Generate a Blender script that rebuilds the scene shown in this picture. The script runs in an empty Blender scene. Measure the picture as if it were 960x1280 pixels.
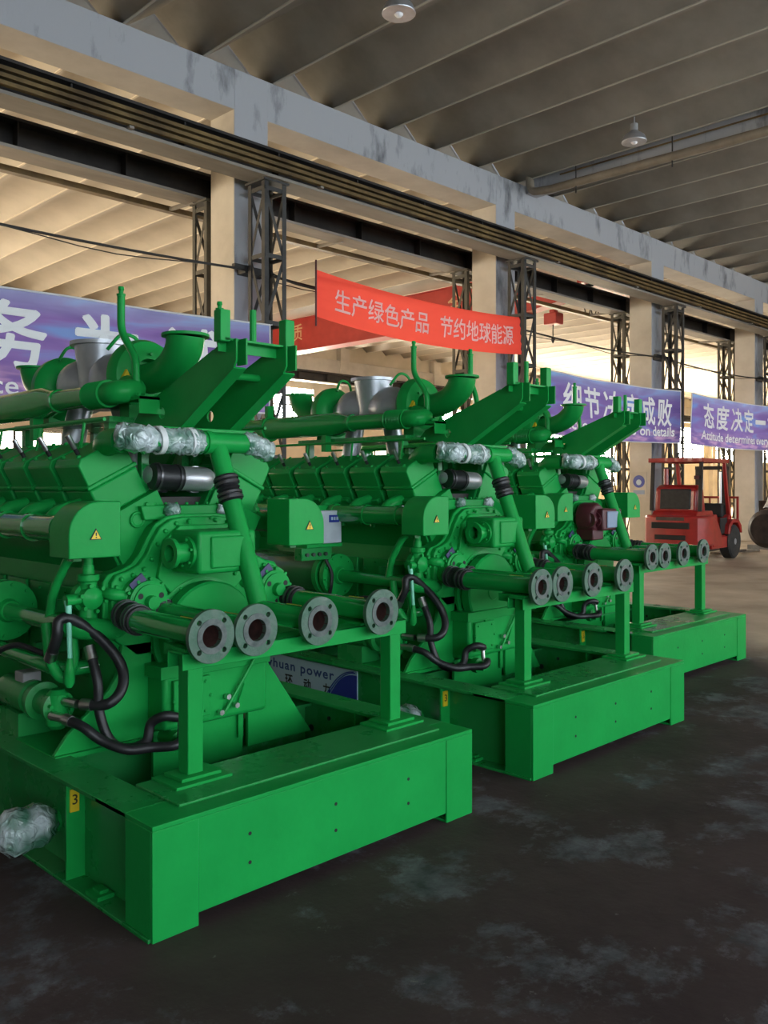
import bpy, bmesh, math, random
from mathutils import Vector, Matrix
random.seed(7)
S = bpy.context.scene
C = S.collection
R = math.radians

# ------------------------------------------------------------------ camera
cam_d = bpy.data.cameras.new('camera'); cam = bpy.data.objects.new('camera', cam_d); C.objects.link(cam)
cam_d.sensor_fit = 'AUTO'; cam_d.sensor_width = 36.0; cam_d.lens = 1100 / 1280 * 36
cam_d.clip_start = 0.05; cam_d.clip_end = 300
cam.location = (0, 0, 1.6)
cam_d.shift_y = -33.5 / 1280            # level camera, frame shifted down a little
cam.rotation_euler = (R(90), 0, R(-45))
S.camera = cam

# ------------------------------------------------------------------ colour management, world
S.view_settings.view_transform = 'Standard'
try: S.view_settings.look = 'None'
except Exception: pass
S.view_settings.exposure = 0.0
S.view_settings.gamma = 1.0
S.view_settings.use_curve_mapping = False
W = bpy.data.worlds.new('sky'); S.world = W; W.use_nodes = True
W.node_tree.nodes['Background'].inputs[0].default_value = (0.75, 0.85, 1.0, 1)
W.node_tree.nodes['Background'].inputs[1].default_value = 0.6

# daylight strengths of the windows (used by the panes further down)
FAR_LEFT = 12.0        # far wall: unseen windows added to brighten the bay, and the low row
FAR_WARM = 85.0        # far wall windows
FAR_GLARE = 220.0      # the two windows the low sun stands in
NEAR_COOL = 9.2       # open side behind the camera
END_WARM = 15.0       # end wall of the far bay, to the left

# ------------------------------------------------------------------ materials
def mat(name, col, rough=0.5, metal=0.0, **k):
    m = bpy.data.materials.new(name); m.use_nodes = True
    b = m.node_tree.nodes['Principled BSDF']
    b.inputs['Base Color'].default_value = (*col, 1)
    b.inputs['Roughness'].default_value = rough
    b.inputs['Metallic'].default_value = metal
    for kk, v in k.items():
        b.inputs[kk.replace('_', ' ')].default_value = v
    return m

def noisy(m, c1, c2, scale=4.0, detail=6.0, lo=0.35, hi=0.65, bump=0.0, bscale=None, rough=None, stretch=(1, 1, 1), dist=0.0):
    """mix two colours by object-space noise; optional bump and roughness range"""
    nt = m.node_tree; n = nt.nodes; l = nt.links; b = n['Principled BSDF']
    tc = n.new('ShaderNodeTexCoord'); mp = n.new('ShaderNodeMapping'); mp.inputs['Scale'].default_value = stretch
    l.new(tc.outputs['Object'], mp.inputs['Vector'])
    nz = n.new('ShaderNodeTexNoise'); nz.inputs['Scale'].default_value = scale; nz.inputs['Detail'].default_value = detail
    nz.inputs['Distortion'].default_value = dist; nz.inputs['Roughness'].default_value = 0.62
    l.new(mp.outputs[0], nz.inputs['Vector'])
    r = n.new('ShaderNodeValToRGB'); r.color_ramp.elements[0].position = lo; r.color_ramp.elements[1].position = hi
    r.color_ramp.elements[0].color = (*c1, 1); r.color_ramp.elements[1].color = (*c2, 1)
    l.new(nz.outputs['Fac'], r.inputs[0]); l.new(r.outputs[0], b.inputs['Base Color'])
    if rough:
        mr = n.new('ShaderNodeMapRange'); mr.inputs['To Min'].default_value = rough[0]; mr.inputs['To Max'].default_value = rough[1]
        mr.inputs['From Min'].default_value = lo; mr.inputs['From Max'].default_value = hi
        l.new(nz.outputs['Fac'], mr.inputs['Value']); l.new(mr.outputs[0], b.inputs['Roughness'])
    if bump:
        nb = n.new('ShaderNodeTexNoise'); nb.inputs['Scale'].default_value = bscale or scale * 6; nb.inputs['Detail'].default_value = 5
        l.new(mp.outputs[0], nb.inputs['Vector'])
        bp = n.new('ShaderNodeBump'); bp.inputs['Strength'].default_value = bump; bp.inputs['Distance'].default_value = 0.02
        l.new(nb.outputs['Fac'], bp.inputs['Height']); l.new(bp.outputs[0], b.inputs['Normal'])
    return m

M = {}
GA, GB = (.008, .275, .050), (.011, .33, .062)
M['green'] = noisy(mat('green paint', GA, .36, 0, Specular_IOR_Level=.15), GA, GB, 2.5, 5, .3, .7, .05, 30)
M['green_gloss'] = noisy(mat('glossy green paint', GA, .12, 0, Specular_IOR_Level=.5, Coat_Weight=.6, Coat_Roughness=.05), GA, GB, 2.5, 5, .3, .7, .03, 30)
M['green_dull'] = noisy(mat('green paint dusty', (.01, .25, .06), .42, 0, Specular_IOR_Level=.4), (.008, .24, .045), (.024, .27, .068), 3.0, 8, .35, .75, .06, 30, (.2, .45))
M['mint'] = mat('worn mint handle', (.18, .62, .42), .35)
M['flange'] = noisy(mat('bare flange face', (.25, .36, .3), .45, .35), (.045, .125, .075), (.105, .16, .125), 14, 6, .35, .65, .1, 60)
M['facegrey'] = noisy(mat('scratched flange seat', (.2, .24, .22), .4, .4), (.06, .08, .075), (.14, .16, .15), 25, 5)
M['rust'] = noisy(mat('rusty pipe bore', (.1, .03, .02), .8), (.03, .012, .01), (.10, .035, .028), 20, 6)
M['rubber'] = noisy(mat('black rubber', (.012, .012, .014), .45), (.008, .008, .01), (.02, .02, .022), 12, 4)
M['dark'] = mat('dark recess', (.01, .01, .01), .7)
M['steel'] = mat('bright steel', (.6, .6, .6), .3, 1.0)
M['clamp'] = mat('dull clamp steel', (.12, .12, .125), .35, .8)
M['silver'] = noisy(mat('silver heat paint', (.5, .52, .56), .38, .7), (.42, .44, .48), (.6, .62, .66), 5, 5, .3, .7, .05, 25)
M['brownoil'] = mat('oil cooler shell', (.03, .16, .05), .25, 0, Coat_Weight=.4)
def wrap_mat():
    m = mat('clear plastic wrap', (.40, .52, .48), .12, 0.0, Coat_Weight=1.0, Coat_Roughness=.05)
    nt = m.node_tree; n = nt.nodes; l = nt.links
    tc = n.new('ShaderNodeTexCoord')
    v = n.new('ShaderNodeTexNoise'); v.inputs['Scale'].default_value = 16; v.inputs['Detail'].default_value = 2.5; v.inputs['Distortion'].default_value = 1.2
    l.new(tc.outputs['Object'], v.inputs['Vector'])
    bp = n.new('ShaderNodeBump'); bp.inputs['Strength'].default_value = .9; bp.inputs['Distance'].default_value = .03
    l.new(v.outputs['Fac'], bp.inputs['Height']); l.new(bp.outputs[0], n['Principled BSDF'].inputs['Normal']); l.new(bp.outputs[0], n['Principled BSDF'].inputs['Coat Normal'])
    v2 = n.new('ShaderNodeTexNoise'); v2.inputs['Scale'].default_value = 9; v2.inputs['Detail'].default_value = 2
    l.new(tc.outputs['Object'], v2.inputs['Vector'])
    r = n.new('ShaderNodeValToRGB'); r.color_ramp.elements[0].color = (.07, .20, .13, 1); r.color_ramp.elements[1].color = (.58, .66, .68, 1)
    r.color_ramp.elements[0].position = .36; r.color_ramp.elements[1].position = .66
    l.new(v2.outputs['Fac'], r.inputs[0]); l.new(r.outputs[0], n['Principled BSDF'].inputs['Base Color'])
    return m
M['wrap'] = wrap_mat()
M['tape'] = mat('white tape', (.7, .72, .72), .4)
M['yellow'] = mat('yellow sticker', (.75, .55, .02), .45)
M['yellowdim'] = mat('faded yellow tag', (.38, .36, .03), .5)
M['black'] = mat('black print', (.01, .01, .01), .5)
M['white'] = mat('white print', (.85, .85, .87), .5)
M['blue'] = mat('blue print', (.012, .03, .28), .45)
M['navy'] = mat('navy lettering', (.02, .05, .2), .45)
M['panelwhite'] = mat('pale panel', (.42, .52, .62), .45)
M['tag'] = mat('violet name tag', (.035, .03, .11), .4)
M['cabinet'] = noisy(mat('grey control box', (.5, .56, .62), .45), (.45, .5, .56), (.55, .61, .67), 6, 4)
M['maroon'] = mat('maroon primer', (.075, .012, .018), .45)
M['bluegrey'] = mat('blue grey cover', (.22, .28, .40), .45)
M['concrete'] = noisy(mat('pale concrete', (.5, .45, .38), .85), (.43, .385, .32), (.58, .53, .45), 1.2, 9, .3, .7, .25, 9)
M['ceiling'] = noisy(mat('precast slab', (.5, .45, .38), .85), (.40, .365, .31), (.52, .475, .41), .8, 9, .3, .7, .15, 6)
M['ceiling_shaded'] = noisy(mat('shaded precast slab', (.3, .27, .23), .9), (.18, .163, .136), (.285, .262, .225), .8, 9, .3, .7, .15, 6)  # darker copy of the slab colour, the near bay's dimmer light painted in
M['mortar_shaded'] = mat('shaded joint mortar', (.42, .39, .33), .9)  # joint mortar darkened likewise for the near bay's shade
M['mortar'] = mat('pale joint mortar', (.66, .60, .50), .9)
M['wallpaint'] = noisy(mat('blue grey limewash', (.3, .33, .38), .8), (.10, .105, .115), (.40, .41, .435), 2.2, 12, .30, .47, .3, 12, None, (1, 1, .35))
M['cream'] = noisy(mat('cream wall', (.55, .48, .36), .85), (.48, .42, .31), (.60, .53, .41), .7, 8)
M['craneblack'] = noisy(mat('crane girder steel', (.02, .02, .02), .6), (.008, .007, .007), (.035, .028, .024), 2, 8, .35, .7)
M['craneunder'] = noisy(mat('lit flange steel', (.2, .18, .16), .7), (.14, .125, .105), (.32, .29, .25), 1.5, 8, .3, .7, .1, 10, None, (.25, 1, 1))  # pale tone paints the light falling on the flange underside
M['conductor'] = noisy(mat('old conductor bar', (.14, .09, .03), .5, .2), (.07, .042, .014), (.19, .125, .045), 1.8, 6)
M['lattice'] = noisy(mat('dark lattice steel', (.03, .03, .03), .6), (.018, .018, .018), (.05, .048, .045), 3, 6)
M['lattice2'] = noisy(mat('olive lattice steel', (.06, .055, .04), .65), (.04, .037, .028), (.085, .075, .055), 3, 6)
M['cable'] = mat('black cable', (.012, .011, .01), .55)
M['pipegrey'] = noisy(mat('painted ceiling pipe', (.25, .21, .16), .6), (.19, .16, .12), (.30, .25, .19), 2, 6)
M['red'] = noisy(mat('forklift red', (.35, .018, .015), .35, 0, Coat_Weight=.3), (.26, .012, .011), (.38, .02, .017), 4, 4)
M['redsteel'] = noisy(mat('crane red', (.38, .03, .025), .5), (.33, .026, .02), (.42, .04, .03), 1.5, 6)
M['gold'] = mat('gold lettering', (.6, .36, .2), .5)
M['tire'] = noisy(mat('tyre rubber', (.014, .014, .014), .75), (.01, .01, .01), (.03, .027, .024), 9, 5)
M['grey'] = mat('grey paint', (.3, .3, .3), .5)
M['rustplate'] = noisy(mat('brown casing', (.05, .038, .03), .6), (.03, .022, .018), (.085, .06, .045), 4, 6)
M['film'] = mat('white film', (.75, .75, .72), .3)
M['plank'] = noisy(mat('grey board', (.36, .32, .27), .8), (.28, .25, .2), (.45, .4, .34), 6, 6)

def cloth(name, col, trans, node_fn=None, tw=.5):
    m = bpy.data.materials.new(name); m.use_nodes = True
    nt = m.node_tree; n = nt.nodes; l = nt.links
    for x in list(n):
        if x.type != 'OUTPUT_MATERIAL': n.remove(x)
    out = [x for x in n if x.type == 'OUTPUT_MATERIAL'][0]
    d = n.new('ShaderNodeBsdfDiffuse'); t = n.new('ShaderNodeBsdfTranslucent'); mx = n.new('ShaderNodeMixShader')
    d.inputs[0].default_value = (*col, 1); t.inputs[0].default_value = (*trans, 1); mx.inputs[0].default_value = tw
    l.new(d.outputs[0], mx.inputs[1]); l.new(t.outputs[0], mx.inputs[2]); l.new(mx.outputs[0], out.inputs[0])
    if node_fn:
        c = node_fn(n, l); l.new(c, d.inputs[0]); l.new(c, t.inputs[0])
    return m
M['redcloth'] = cloth('red banner cloth', (.80, .045, .05), (1.0, .17, .12), None, .5)
M['pinkprint'] = cloth('white banner print', (.95, .62, .62), (1.0, .6, .5), None, .2)

def purple_nodes(n, l):
    tc = n.new('ShaderNodeTexCoord')
    sep = n.new('ShaderNodeSeparateXYZ'); l.new(tc.outputs['UV'], sep.inputs[0])
    mp = n.new('ShaderNodeMapping'); mp.inputs['Scale'].default_value = (2.2, 2.6, 1); mp.inputs['Rotation'].default_value = (0, 0, .25)
    l.new(tc.outputs['UV'], mp.inputs[0])
    nz = n.new('ShaderNodeTexNoise'); nz.inputs['Scale'].default_value = 1.6; nz.inputs['Detail'].default_value = 3; nz.inputs['Distortion'].default_value = .8
    l.new(mp.outputs[0], nz.inputs['Vector'])
    r = n.new('ShaderNodeValToRGB'); cr = r.color_ramp
    cr.elements[0].position = .34; cr.elements[0].color = (.16, .115, .38, 1)
    cr.elements[1].position = .70; cr.elements[1].color = (.16, .28, .66, 1)
    e = cr.elements.new(.52); e.color = (.21, .15, .46, 1)
    l.new(nz.outputs['Fac'], r.inputs[0])
    # printed light band near the lower edge, brighter in streaks
    band = n.new('ShaderNodeValToRGB'); b = band.color_ramp
    b.elements[0].position = 0.0; b.elements[0].color = (0.25, 0.25, 0.25, 1)
    b.elements[1].position = .34; b.elements[1].color = (0, 0, 0, 1)
    e = b.elements.new(.1); e.color = (.9, .9, .9, 1)
    l.new(sep.outputs['Y'], band.inputs[0])
    nz2 = n.new('ShaderNodeTexNoise'); nz2.inputs['Scale'].default_value = 5; nz2.inputs['Detail'].default_value = 2
    l.new(mp.outputs[0], nz2.inputs['Vector'])
    r2 = n.new('ShaderNodeValToRGB'); r2.color_ramp.elements[0].position = .42; r2.color_ramp.elements[1].position = .66
    l.new(nz2.outputs['Fac'], r2.inputs[0])
    mu = n.new('ShaderNodeMath'); mu.operation = 'MULTIPLY'; l.new(band.outputs[0], mu.inputs[0]); l.new(r2.outputs[0], mu.inputs[1])
    mx = n.new('ShaderNodeMixRGB'); l.new(mu.outputs[0], mx.inputs[0]); l.new(r.outputs[0], mx.inputs[1]); mx.inputs[2].default_value = (.62, .42, .68, 1)
    # pale blue along the upper edge
    top = n.new('ShaderNodeValToRGB'); t = top.color_ramp
    t.elements[0].position = .78; t.elements[0].color = (0, 0, 0, 1); t.elements[1].position = 1.0; t.elements[1].color = (.7, .7, .7, 1)
    l.new(sep.outputs['Y'], top.inputs[0])
    mu2 = n.new('ShaderNodeMath'); mu2.operation = 'MULTIPLY'; l.new(top.outputs[0], mu2.inputs[0]); l.new(nz.outputs['Fac'], mu2.inputs[1])
    mx2 = n.new('ShaderNodeMixRGB'); l.new(mu2.outputs[0], mx2.inputs[0]); l.new(mx.outputs[0], mx2.inputs[1]); mx2.inputs[2].default_value = (.35, .62, .9, 1)
    return mx2.outputs[0]
M['purplecloth'] = cloth('purple printed cloth', (.12, .07, .35), (.12, .07, .35), purple_nodes, .42)
M['bannerhem'] = mat('white hem', (.7, .7, .72), .6)
M['bannerwhite'] = cloth('white printed letters', (.95, .95, .96), (.9, .9, .95), None, .15)

def emit(name, col, strength, mix=0.0):
    m = bpy.data.materials.new(name); m.use_nodes = True
    n = m.node_tree.nodes; b = n['Principled BSDF']
    b.inputs['Base Color'].default_value = (.6, .6, .6, 1); b.inputs['Roughness'].default_value = .3
    b.inputs['Emission Color'].default_value = (*col, 1); b.inputs['Emission Strength'].default_value = strength
    return m
M['sky_far'] = emit('bright far window', (1.0, .86, .64), FAR_WARM)
M['sky_left'] = emit('added or low row far window', (1.0, .86, .64), FAR_LEFT)
M['sky_glare'] = emit('sunlit far window', (1.0, .93, .78), FAR_GLARE)
M['sky_near'] = emit('cool daylight opening', (.80, .91, 1.0), NEAR_COOL)
M['sky_end'] = emit('warm end window', (1.0, .84, .60), END_WARM)

def floor_mat():
    m = mat('workshop floor', (.02, .02, .02), .5)
    nt = m.node_tree; n = nt.nodes; l = nt.links; b = n['Principled BSDF']
    tc = n.new('ShaderNodeTexCoord')
    def nz(scale, detail, dist=0.0, rough=.6):
        x = n.new('ShaderNodeTexNoise'); x.inputs['Scale'].default_value = scale; x.inputs['Detail'].default_value = detail
        x.inputs['Distortion'].default_value = dist; x.inputs['Roughness'].default_value = rough
        l.new(tc.outputs['Object'], x.inputs['Vector']); return x.outputs['Fac']
    def ramp(src, p0, p1, c0=(0, 0, 0), c1=(1, 1, 1)):
        r = n.new('ShaderNodeValToRGB'); r.color_ramp.elements[0].position = p0; r.color_ramp.elements[1].position = p1
        r.color_ramp.elements[0].color = (*c0, 1); r.color_ramp.elements[1].color = (*c1, 1); l.new(src, r.inputs[0]); return r.outputs[0]
    def mix(f, a, c):
        x = n.new('ShaderNodeMixRGB'); l.new(f, x.inputs[0])
        if isinstance(a, tuple): x.inputs[1].default_value = (*a, 1)
        else: l.new(a, x.inputs[1])
        if isinstance(c, tuple): x.inputs[2].default_value = (*c, 1)
        else: l.new(c, x.inputs[2])
        return x.outputs[0]
    base = ramp(nz(1.1, 8), .35, .7, (.038, .024, .025), (.066, .045, .044))
    patch = ramp(nz(1.35, 15, .1, .74), .515, .585)
    pcol = ramp(nz(6, 10, .2, .7), .35, .65, (.040, .040, .044), (.14, .14, .155))
    dark = mix(patch, base, pcol)
    speck = ramp(nz(9, 8, .3, .7), .66, .72)
    dark = mix(speck, dark, (.17, .16, .15))
    # bare brown concrete beyond the sets, its paleness partly painted window light
    conc = ramp(nz(.9, 10), .3, .72, (.34, .265, .185), (.58, .48, .36))
    sep = n.new('ShaderNodeSeparateXYZ'); l.new(tc.outputs['Object'], sep.inputs[0])
    ad = n.new('ShaderNodeMath'); ad.operation = 'ADD'
    w = n.new('ShaderNodeMath'); w.operation = 'MULTIPLY'; w.inputs[1].default_value = 1.6
    l.new(nz(.8, 5), w.inputs[0]); l.new(sep.outputs['X'], ad.inputs[0]); l.new(w.outputs[0], ad.inputs[1])
    g = n.new('ShaderNodeMapRange'); g.inputs['From Min'].default_value = 8.9; g.inputs['From Max'].default_value = 10.2
    l.new(ad.outputs[0], g.inputs['Value'])
    gy = n.new('ShaderNodeMapRange'); gy.inputs['From Min'].default_value = 8.2; gy.inputs['From Max'].default_value = 9.4
    l.new(sep.outputs['Y'], gy.inputs['Value'])
    mxm = n.new('ShaderNodeMath'); mxm.operation = 'MAXIMUM'; l.new(g.outputs[0], mxm.inputs[0]); l.new(gy.outputs[0], mxm.inputs[1])
    col = mix(mxm.outputs[0], dark, conc)
    l.new(col, b.inputs['Base Color'])
    rr = n.new('ShaderNodeMapRange'); rr.inputs['To Min'].default_value = .6; rr.inputs['To Max'].default_value = .85; b.inputs['Specular IOR Level'].default_value = .3
    l.new(nz(2.5, 8), rr.inputs['Value']); l.new(rr.outputs[0], b.inputs['Roughness'])
    bp = n.new('ShaderNodeBump'); bp.inputs['Strength'].default_value = .35; bp.inputs['Distance'].default_value = .015
    l.new(nz(9, 9), bp.inputs['Height']); l.new(bp.outputs[0], b.inputs['Normal'])
    return m
M['floor'] = floor_mat()

# ------------------------------------------------------------------ mesh helpers
def V(*a): return Vector(a)
def fillet(pts, r, n=6):
    """round the corners of a polyline"""
    P = [Vector(p) for p in pts]; out = [P[0]]
    for i in range(1, len(P) - 1):
        a, b, c = P[i-1], P[i], P[i+1]
        d1 = (a - b); d2 = (c - b); k = min(r, d1.length * .49, d2.length * .49)
        p0 = b + d1.normalized() * k; p2 = b + d2.normalized() * k
        for j in range(n + 1):
            t = j / n; out.append(p0 * (1-t)**2 + b * 2*t*(1-t) + p2 * t*t)
    out.append(P[-1]); return out
def catmull(pts, n=6):
    P = [Vector(p) for p in pts]; P = [2*P[0]-P[1]] + P + [2*P[-1]-P[-2]]; out = []
    for i in range(1, len(P) - 2):
        for j in range(n):
            t = j / n; a, b, c, d = P[i-1], P[i], P[i+1], P[i+2]
            out.append(.5 * ((2*b) + (c-a)*t + (2*a-5*b+4*c-d)*t*t + (3*b-a-3*c+d)*t**3))
    out.append(P[-2]); return out

class MB:
    def __init__(s): s.bm = bmesh.new()
    def faces(s, vs, fs):
        v = [s.bm.verts.new(p) for p in vs]
        for f in fs:
            try: s.bm.faces.new([v[i] for i in f])
            except ValueError: pass
        return s
    def box(s, x0, x1, y0, y1, z0, z1, m=None):
        p = [V(x, y, z) for z in (z0, z1) for y in (y0, y1) for x in (x0, x1)]
        if m is not None: p = [m @ q for q in p]
        return s.faces(p, [(0,2,3,1),(4,5,7,6),(0,1,5,4),(2,6,7,3),(0,4,6,2),(1,3,7,5)])
    def bar(s, a, b, w, h=None, up=(0,0,1)):
        """rectangular bar from a to b"""
        a, b = Vector(a), Vector(b); d = b - a; L = d.length; d.normalize(); h = h or w
        u = Vector(up)
        if abs(d.dot(u)) > .98: u = V(1, 0, 0)
        x = d.cross(u).normalized(); y = x.cross(d)
        m = Matrix((( x.x, d.x, y.x, a.x),(x.y, d.y, y.y, a.y),(x.z, d.z, y.z, a.z),(0,0,0,1)))
        return s.box(-w/2, w/2, 0, L, -h/2, h/2, m)
    def tube(s, pts, r, seg=14, caps=True):
        P = [Vector(p) for p in pts]; n = len(P)
        rs = r if isinstance(r, (list, tuple)) else [r] * n
        T = []
        for i in range(n):
            t = (P[min(i+1, n-1)] - P[max(i-1, 0)])
            if t.length < 1e-9: t = T[-1] if T else V(0,0,1)
            T.append(t.normalized())
        u = V(0,0,1) if abs(T[0].z) < .9 else V(1,0,0)
        x = (u - T[0] * u.dot(T[0])).normalized(); rings = []
        for i in range(n):
            x = (x - T[i] * x.dot(T[i]))
            x = x.normalized() if x.length > 1e-6 else T[i].orthogonal().normalized()
            y = T[i].cross(x)
            rings.append([s.bm.verts.new(P[i] + (x * math.cos(2*math.pi*k/seg) + y * math.sin(2*math.pi*k/seg)) * rs[i]) for k in range(seg)])
        for i in range(n - 1):
            for k in range(seg):
                s.bm.faces.new((rings[i][k], rings[i][(k+1) % seg], rings[i+1][(k+1) % seg], rings[i+1][k]))
        if caps:
            s.bm.faces.new(rings[0][::-1]); s.bm.faces.new(rings[-1])
        return s
    def cyl(s, a, b, r, r2=None, seg=20): return s.tube([a, b], [r, r if r2 is None else r2], seg)
    def lathe(s, o, d, prof, seg=28, close=False):
        """prof: (distance along d, radius)"""
        o, d = Vector(o), Vector(d).normalized(); x = d.orthogonal().normalized(); y = d.cross(x); rings = []
        for t, r in prof:
            rings.append([s.bm.verts.new(o + d*t + (x*math.cos(2*math.pi*k/seg) + y*math.sin(2*math.pi*k/seg)) * max(r, 1e-4)) for k in range(seg)])
        m = len(rings)
        for i in range(m if close else m - 1):
            a, b = rings[i], rings[(i+1) % m]
            for k in range(seg): s.bm.faces.new((a[k], a[(k+1) % seg], b[(k+1) % seg], b[k]))
        if not close:
            s.bm.faces.new(rings[0][::-1]); s.bm.faces.new(rings[-1])
        return s
    def prism(s, poly, axis, a, b, m=None):
        """poly of 2D points extruded along axis: 'y' -> (x,z), 'x' -> (y,z), 'z' -> (x,y)"""
        def P(p, t):
            q = V(p[0], t, p[1]) if axis == 'y' else V(t, p[0], p[1]) if axis == 'x' else V(p[0], p[1], t)
            return m @ q if m is not None else q
        n = len(poly); v0 = [s.bm.verts.new(P(p, a)) for p in poly]; v1 = [s.bm.verts.new(P(p, b)) for p in poly]
        s.bm.faces.new(v0); s.bm.faces.new(v1[::-1])
        for i in range(n): s.bm.faces.new((v0[i], v1[i], v1[(i+1) % n], v0[(i+1) % n]))
        return s
    def ball(s, c, r, sx=1, sy=1, sz=1, seg=16):
        m = Matrix.Translation(c) @ Matrix.Diagonal((sx, sy, sz, 1))
        bmesh.ops.create_uvsphere(s.bm, u_segments=seg, v_segments=max(6, seg//2), radius=r, matrix=m); return s
    def bolts(s, c, d, R_, n, r=.011, h=.012, ph=0.0):
        c, d = Vector(c), Vector(d).normalized(); x = d.orthogonal().normalized(); y = d.cross(x)
        for k in range(n):
            a = 2*math.pi*k/n + ph; p = c + (x*math.cos(a) + y*math.sin(a)) * R_
            s.tube([p - d*.004, p + d*h], r, 6)
        return s
    def build(s, name, m, parent=None, bevel=0.0, angle=35, recalc=True, seg=2):
        if recalc: bmesh.ops.recalc_face_normals(s.bm, faces=s.bm.faces)
        me = bpy.data.meshes.new(name); s.bm.to_mesh(me); s.bm.free()
        return link_mesh(name, me, m, parent, bevel, angle, seg)

def link_mesh(name, me, m, parent=None, bevel=0.0, angle=35, seg=2):
    for mm in (m if isinstance(m, (list, tuple)) else [m]): me.materials.append(M[mm] if isinstance(mm, str) else mm)
    me.polygons.foreach_set('use_smooth', [True] * len(me.polygons))
    try: me.set_sharp_from_angle(angle=R(angle))
    except Exception: pass
    o = bpy.data.objects.new(name, me); C.objects.link(o)
    if parent is not None: o.parent = parent
    if bevel:
        b = o.modifiers.new('bevel', 'BEVEL'); b.width = bevel; b.segments = seg; b.limit_method = 'ANGLE'; b.angle_limit = R(40)
        b.harden_normals = False
    return o

def holed(name, outer, holes, depth, mtx, m, parent=None, bevel=0.0):
    """flat plate with real holes: outer polygon [(x,y)], holes [(cx,cy,r)], extruded by depth, placed by mtx"""
    cu = bpy.data.curves.new(name, 'CURVE'); cu.dimensions = '2D'; cu.fill_mode = 'BOTH'; cu.extrude = depth / 2
    loops = [outer] + [[(cx + r*math.cos(2*math.pi*k/16), cy + r*math.sin(2*math.pi*k/16)) for k in range(16)] for cx, cy, r in holes]
    for lp in loops:
        sp = cu.splines.new('POLY'); sp.points.add(len(lp) - 1); sp.use_cyclic_u = True
        for p, q in zip(sp.points, lp): p.co = (q[0], q[1], 0, 1)
    o = bpy.data.objects.new(name, cu); C.objects.link(o)
    me = bpy.data.meshes.new_from_object(o.evaluated_get(bpy.context.evaluated_depsgraph_get()))
    bpy.data.objects.remove(o); bpy.data.curves.remove(cu)
    me.transform(mtx); me.materials.clear()
    bm = bmesh.new(); bm.from_mesh(me); bmesh.ops.remove_doubles(bm, verts=bm.verts, dist=1e-5)
    bmesh.ops.recalc_face_normals(bm, faces=bm.faces); bm.to_mesh(me); bm.free()
    return link_mesh(name, me, m, parent, bevel)
def circ(cx, cy, r, n=32): return [(cx + r*math.cos(2*math.pi*k/n), cy + r*math.sin(2*math.pi*k/n)) for k in range(n)]
# plane frames: local x,y -> world, normal = local z
def face_my(x, y, z): return Matrix(((1,0,0,x),(0,0,-1,y),(0,1,0,z),(0,0,0,1)))     # faces -Y
def face_mx(x, y, z): return Matrix(((0,0,-1,x),(-1,0,0,y),(0,1,0,z),(0,0,0,1)))    # faces -X

def text_mesh(name, body, m, mtx, width=None, height=None, bold=0.0, depth=.002, parent=None, warp=None, shear=0.0, spacing=1.0, cx=True):
    cu = bpy.data.curves.new(name, 'FONT'); cu.body = body; cu.size = 1; cu.extrude = 0; cu.shear = shear
    cu.space_character = spacing; cu.resolution_u = 3
    o = bpy.data.objects.new(name, cu); C.objects.link(o)
    me = bpy.data.meshes.new_from_object(o.evaluated_get(bpy.context.evaluated_depsgraph_get()))
    bpy.data.objects.remove(o); bpy.data.curves.remove(cu)
    xs = [v.co.x for v in me.vertices]; ys = [v.co.y for v in me.vertices]
    if not xs: return None
    x0, x1, y0, y1 = min(xs), max(xs), min(ys), max(ys)
    sy = height / (y1 - y0) if height else None
    sx = width / (x1 - x0) if width else sy
    if sy is None: sy = sx
    for v in me.vertices:
        v.co = (((v.co.x - (x0+x1)/2) * sx), (v.co.y - (y0+y1)/2) * sy, depth)
    if bold and max(sx, sy) > 0:
        bm = bmesh.new(); bm.from_mesh(me); src = list(bm.faces); rr = bold * max(sx, sy)
        for k in range(8):
            d = bmesh.ops.duplicate(bm, geom=src); o2 = [v for v in d['geom'] if isinstance(v, bmesh.types.BMVert)]
            bmesh.ops.translate(bm, verts=o2, vec=(rr*math.cos(k*math.pi/4), rr*math.sin(k*math.pi/4), -.00012*(k+1)))
        bm.to_mesh(me); bm.free()
    me.transform(mtx)
    if warp:
        for v in me.vertices: v.co = warp(v.co)
    me.materials.clear()
    return link_mesh(name, me, m, parent)

# ------------------------------------------------------------------ tagging
def thing(name, label, cat, loc=(0,0,0), rz=0, group=None):
    o = bpy.data.objects.new(name, None); C.objects.link(o); o.empty_display_size = .2
    o.location = loc; o.rotation_euler = (0, 0, rz)
    return tag(o, label, cat, group)
def tag(o, label, cat, group=None):
    o['label'] = label; o['category'] = cat
    if group: o['group'] = group
    return o
def struct(o): o['kind'] = 'structure'; return o
def copy_tree(o, parent=None):
    c = o.copy(); C.objects.link(c)
    if parent is not None: c.parent = parent
    for ch in list(o.children): copy_tree(ch, c)
    return c

# ================================================================== THE SHED
XA, XB, YN, YC, YF = -14.0, 78.0, -9.0, 10.3, 28.3
PITCH = 6.0; COL0 = 7.3; CW = .58

# ground
struct(MB().box(XA-1, XB+1, YN-1, YF+1, -.2, 0).build('floor', 'floor'))

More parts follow.
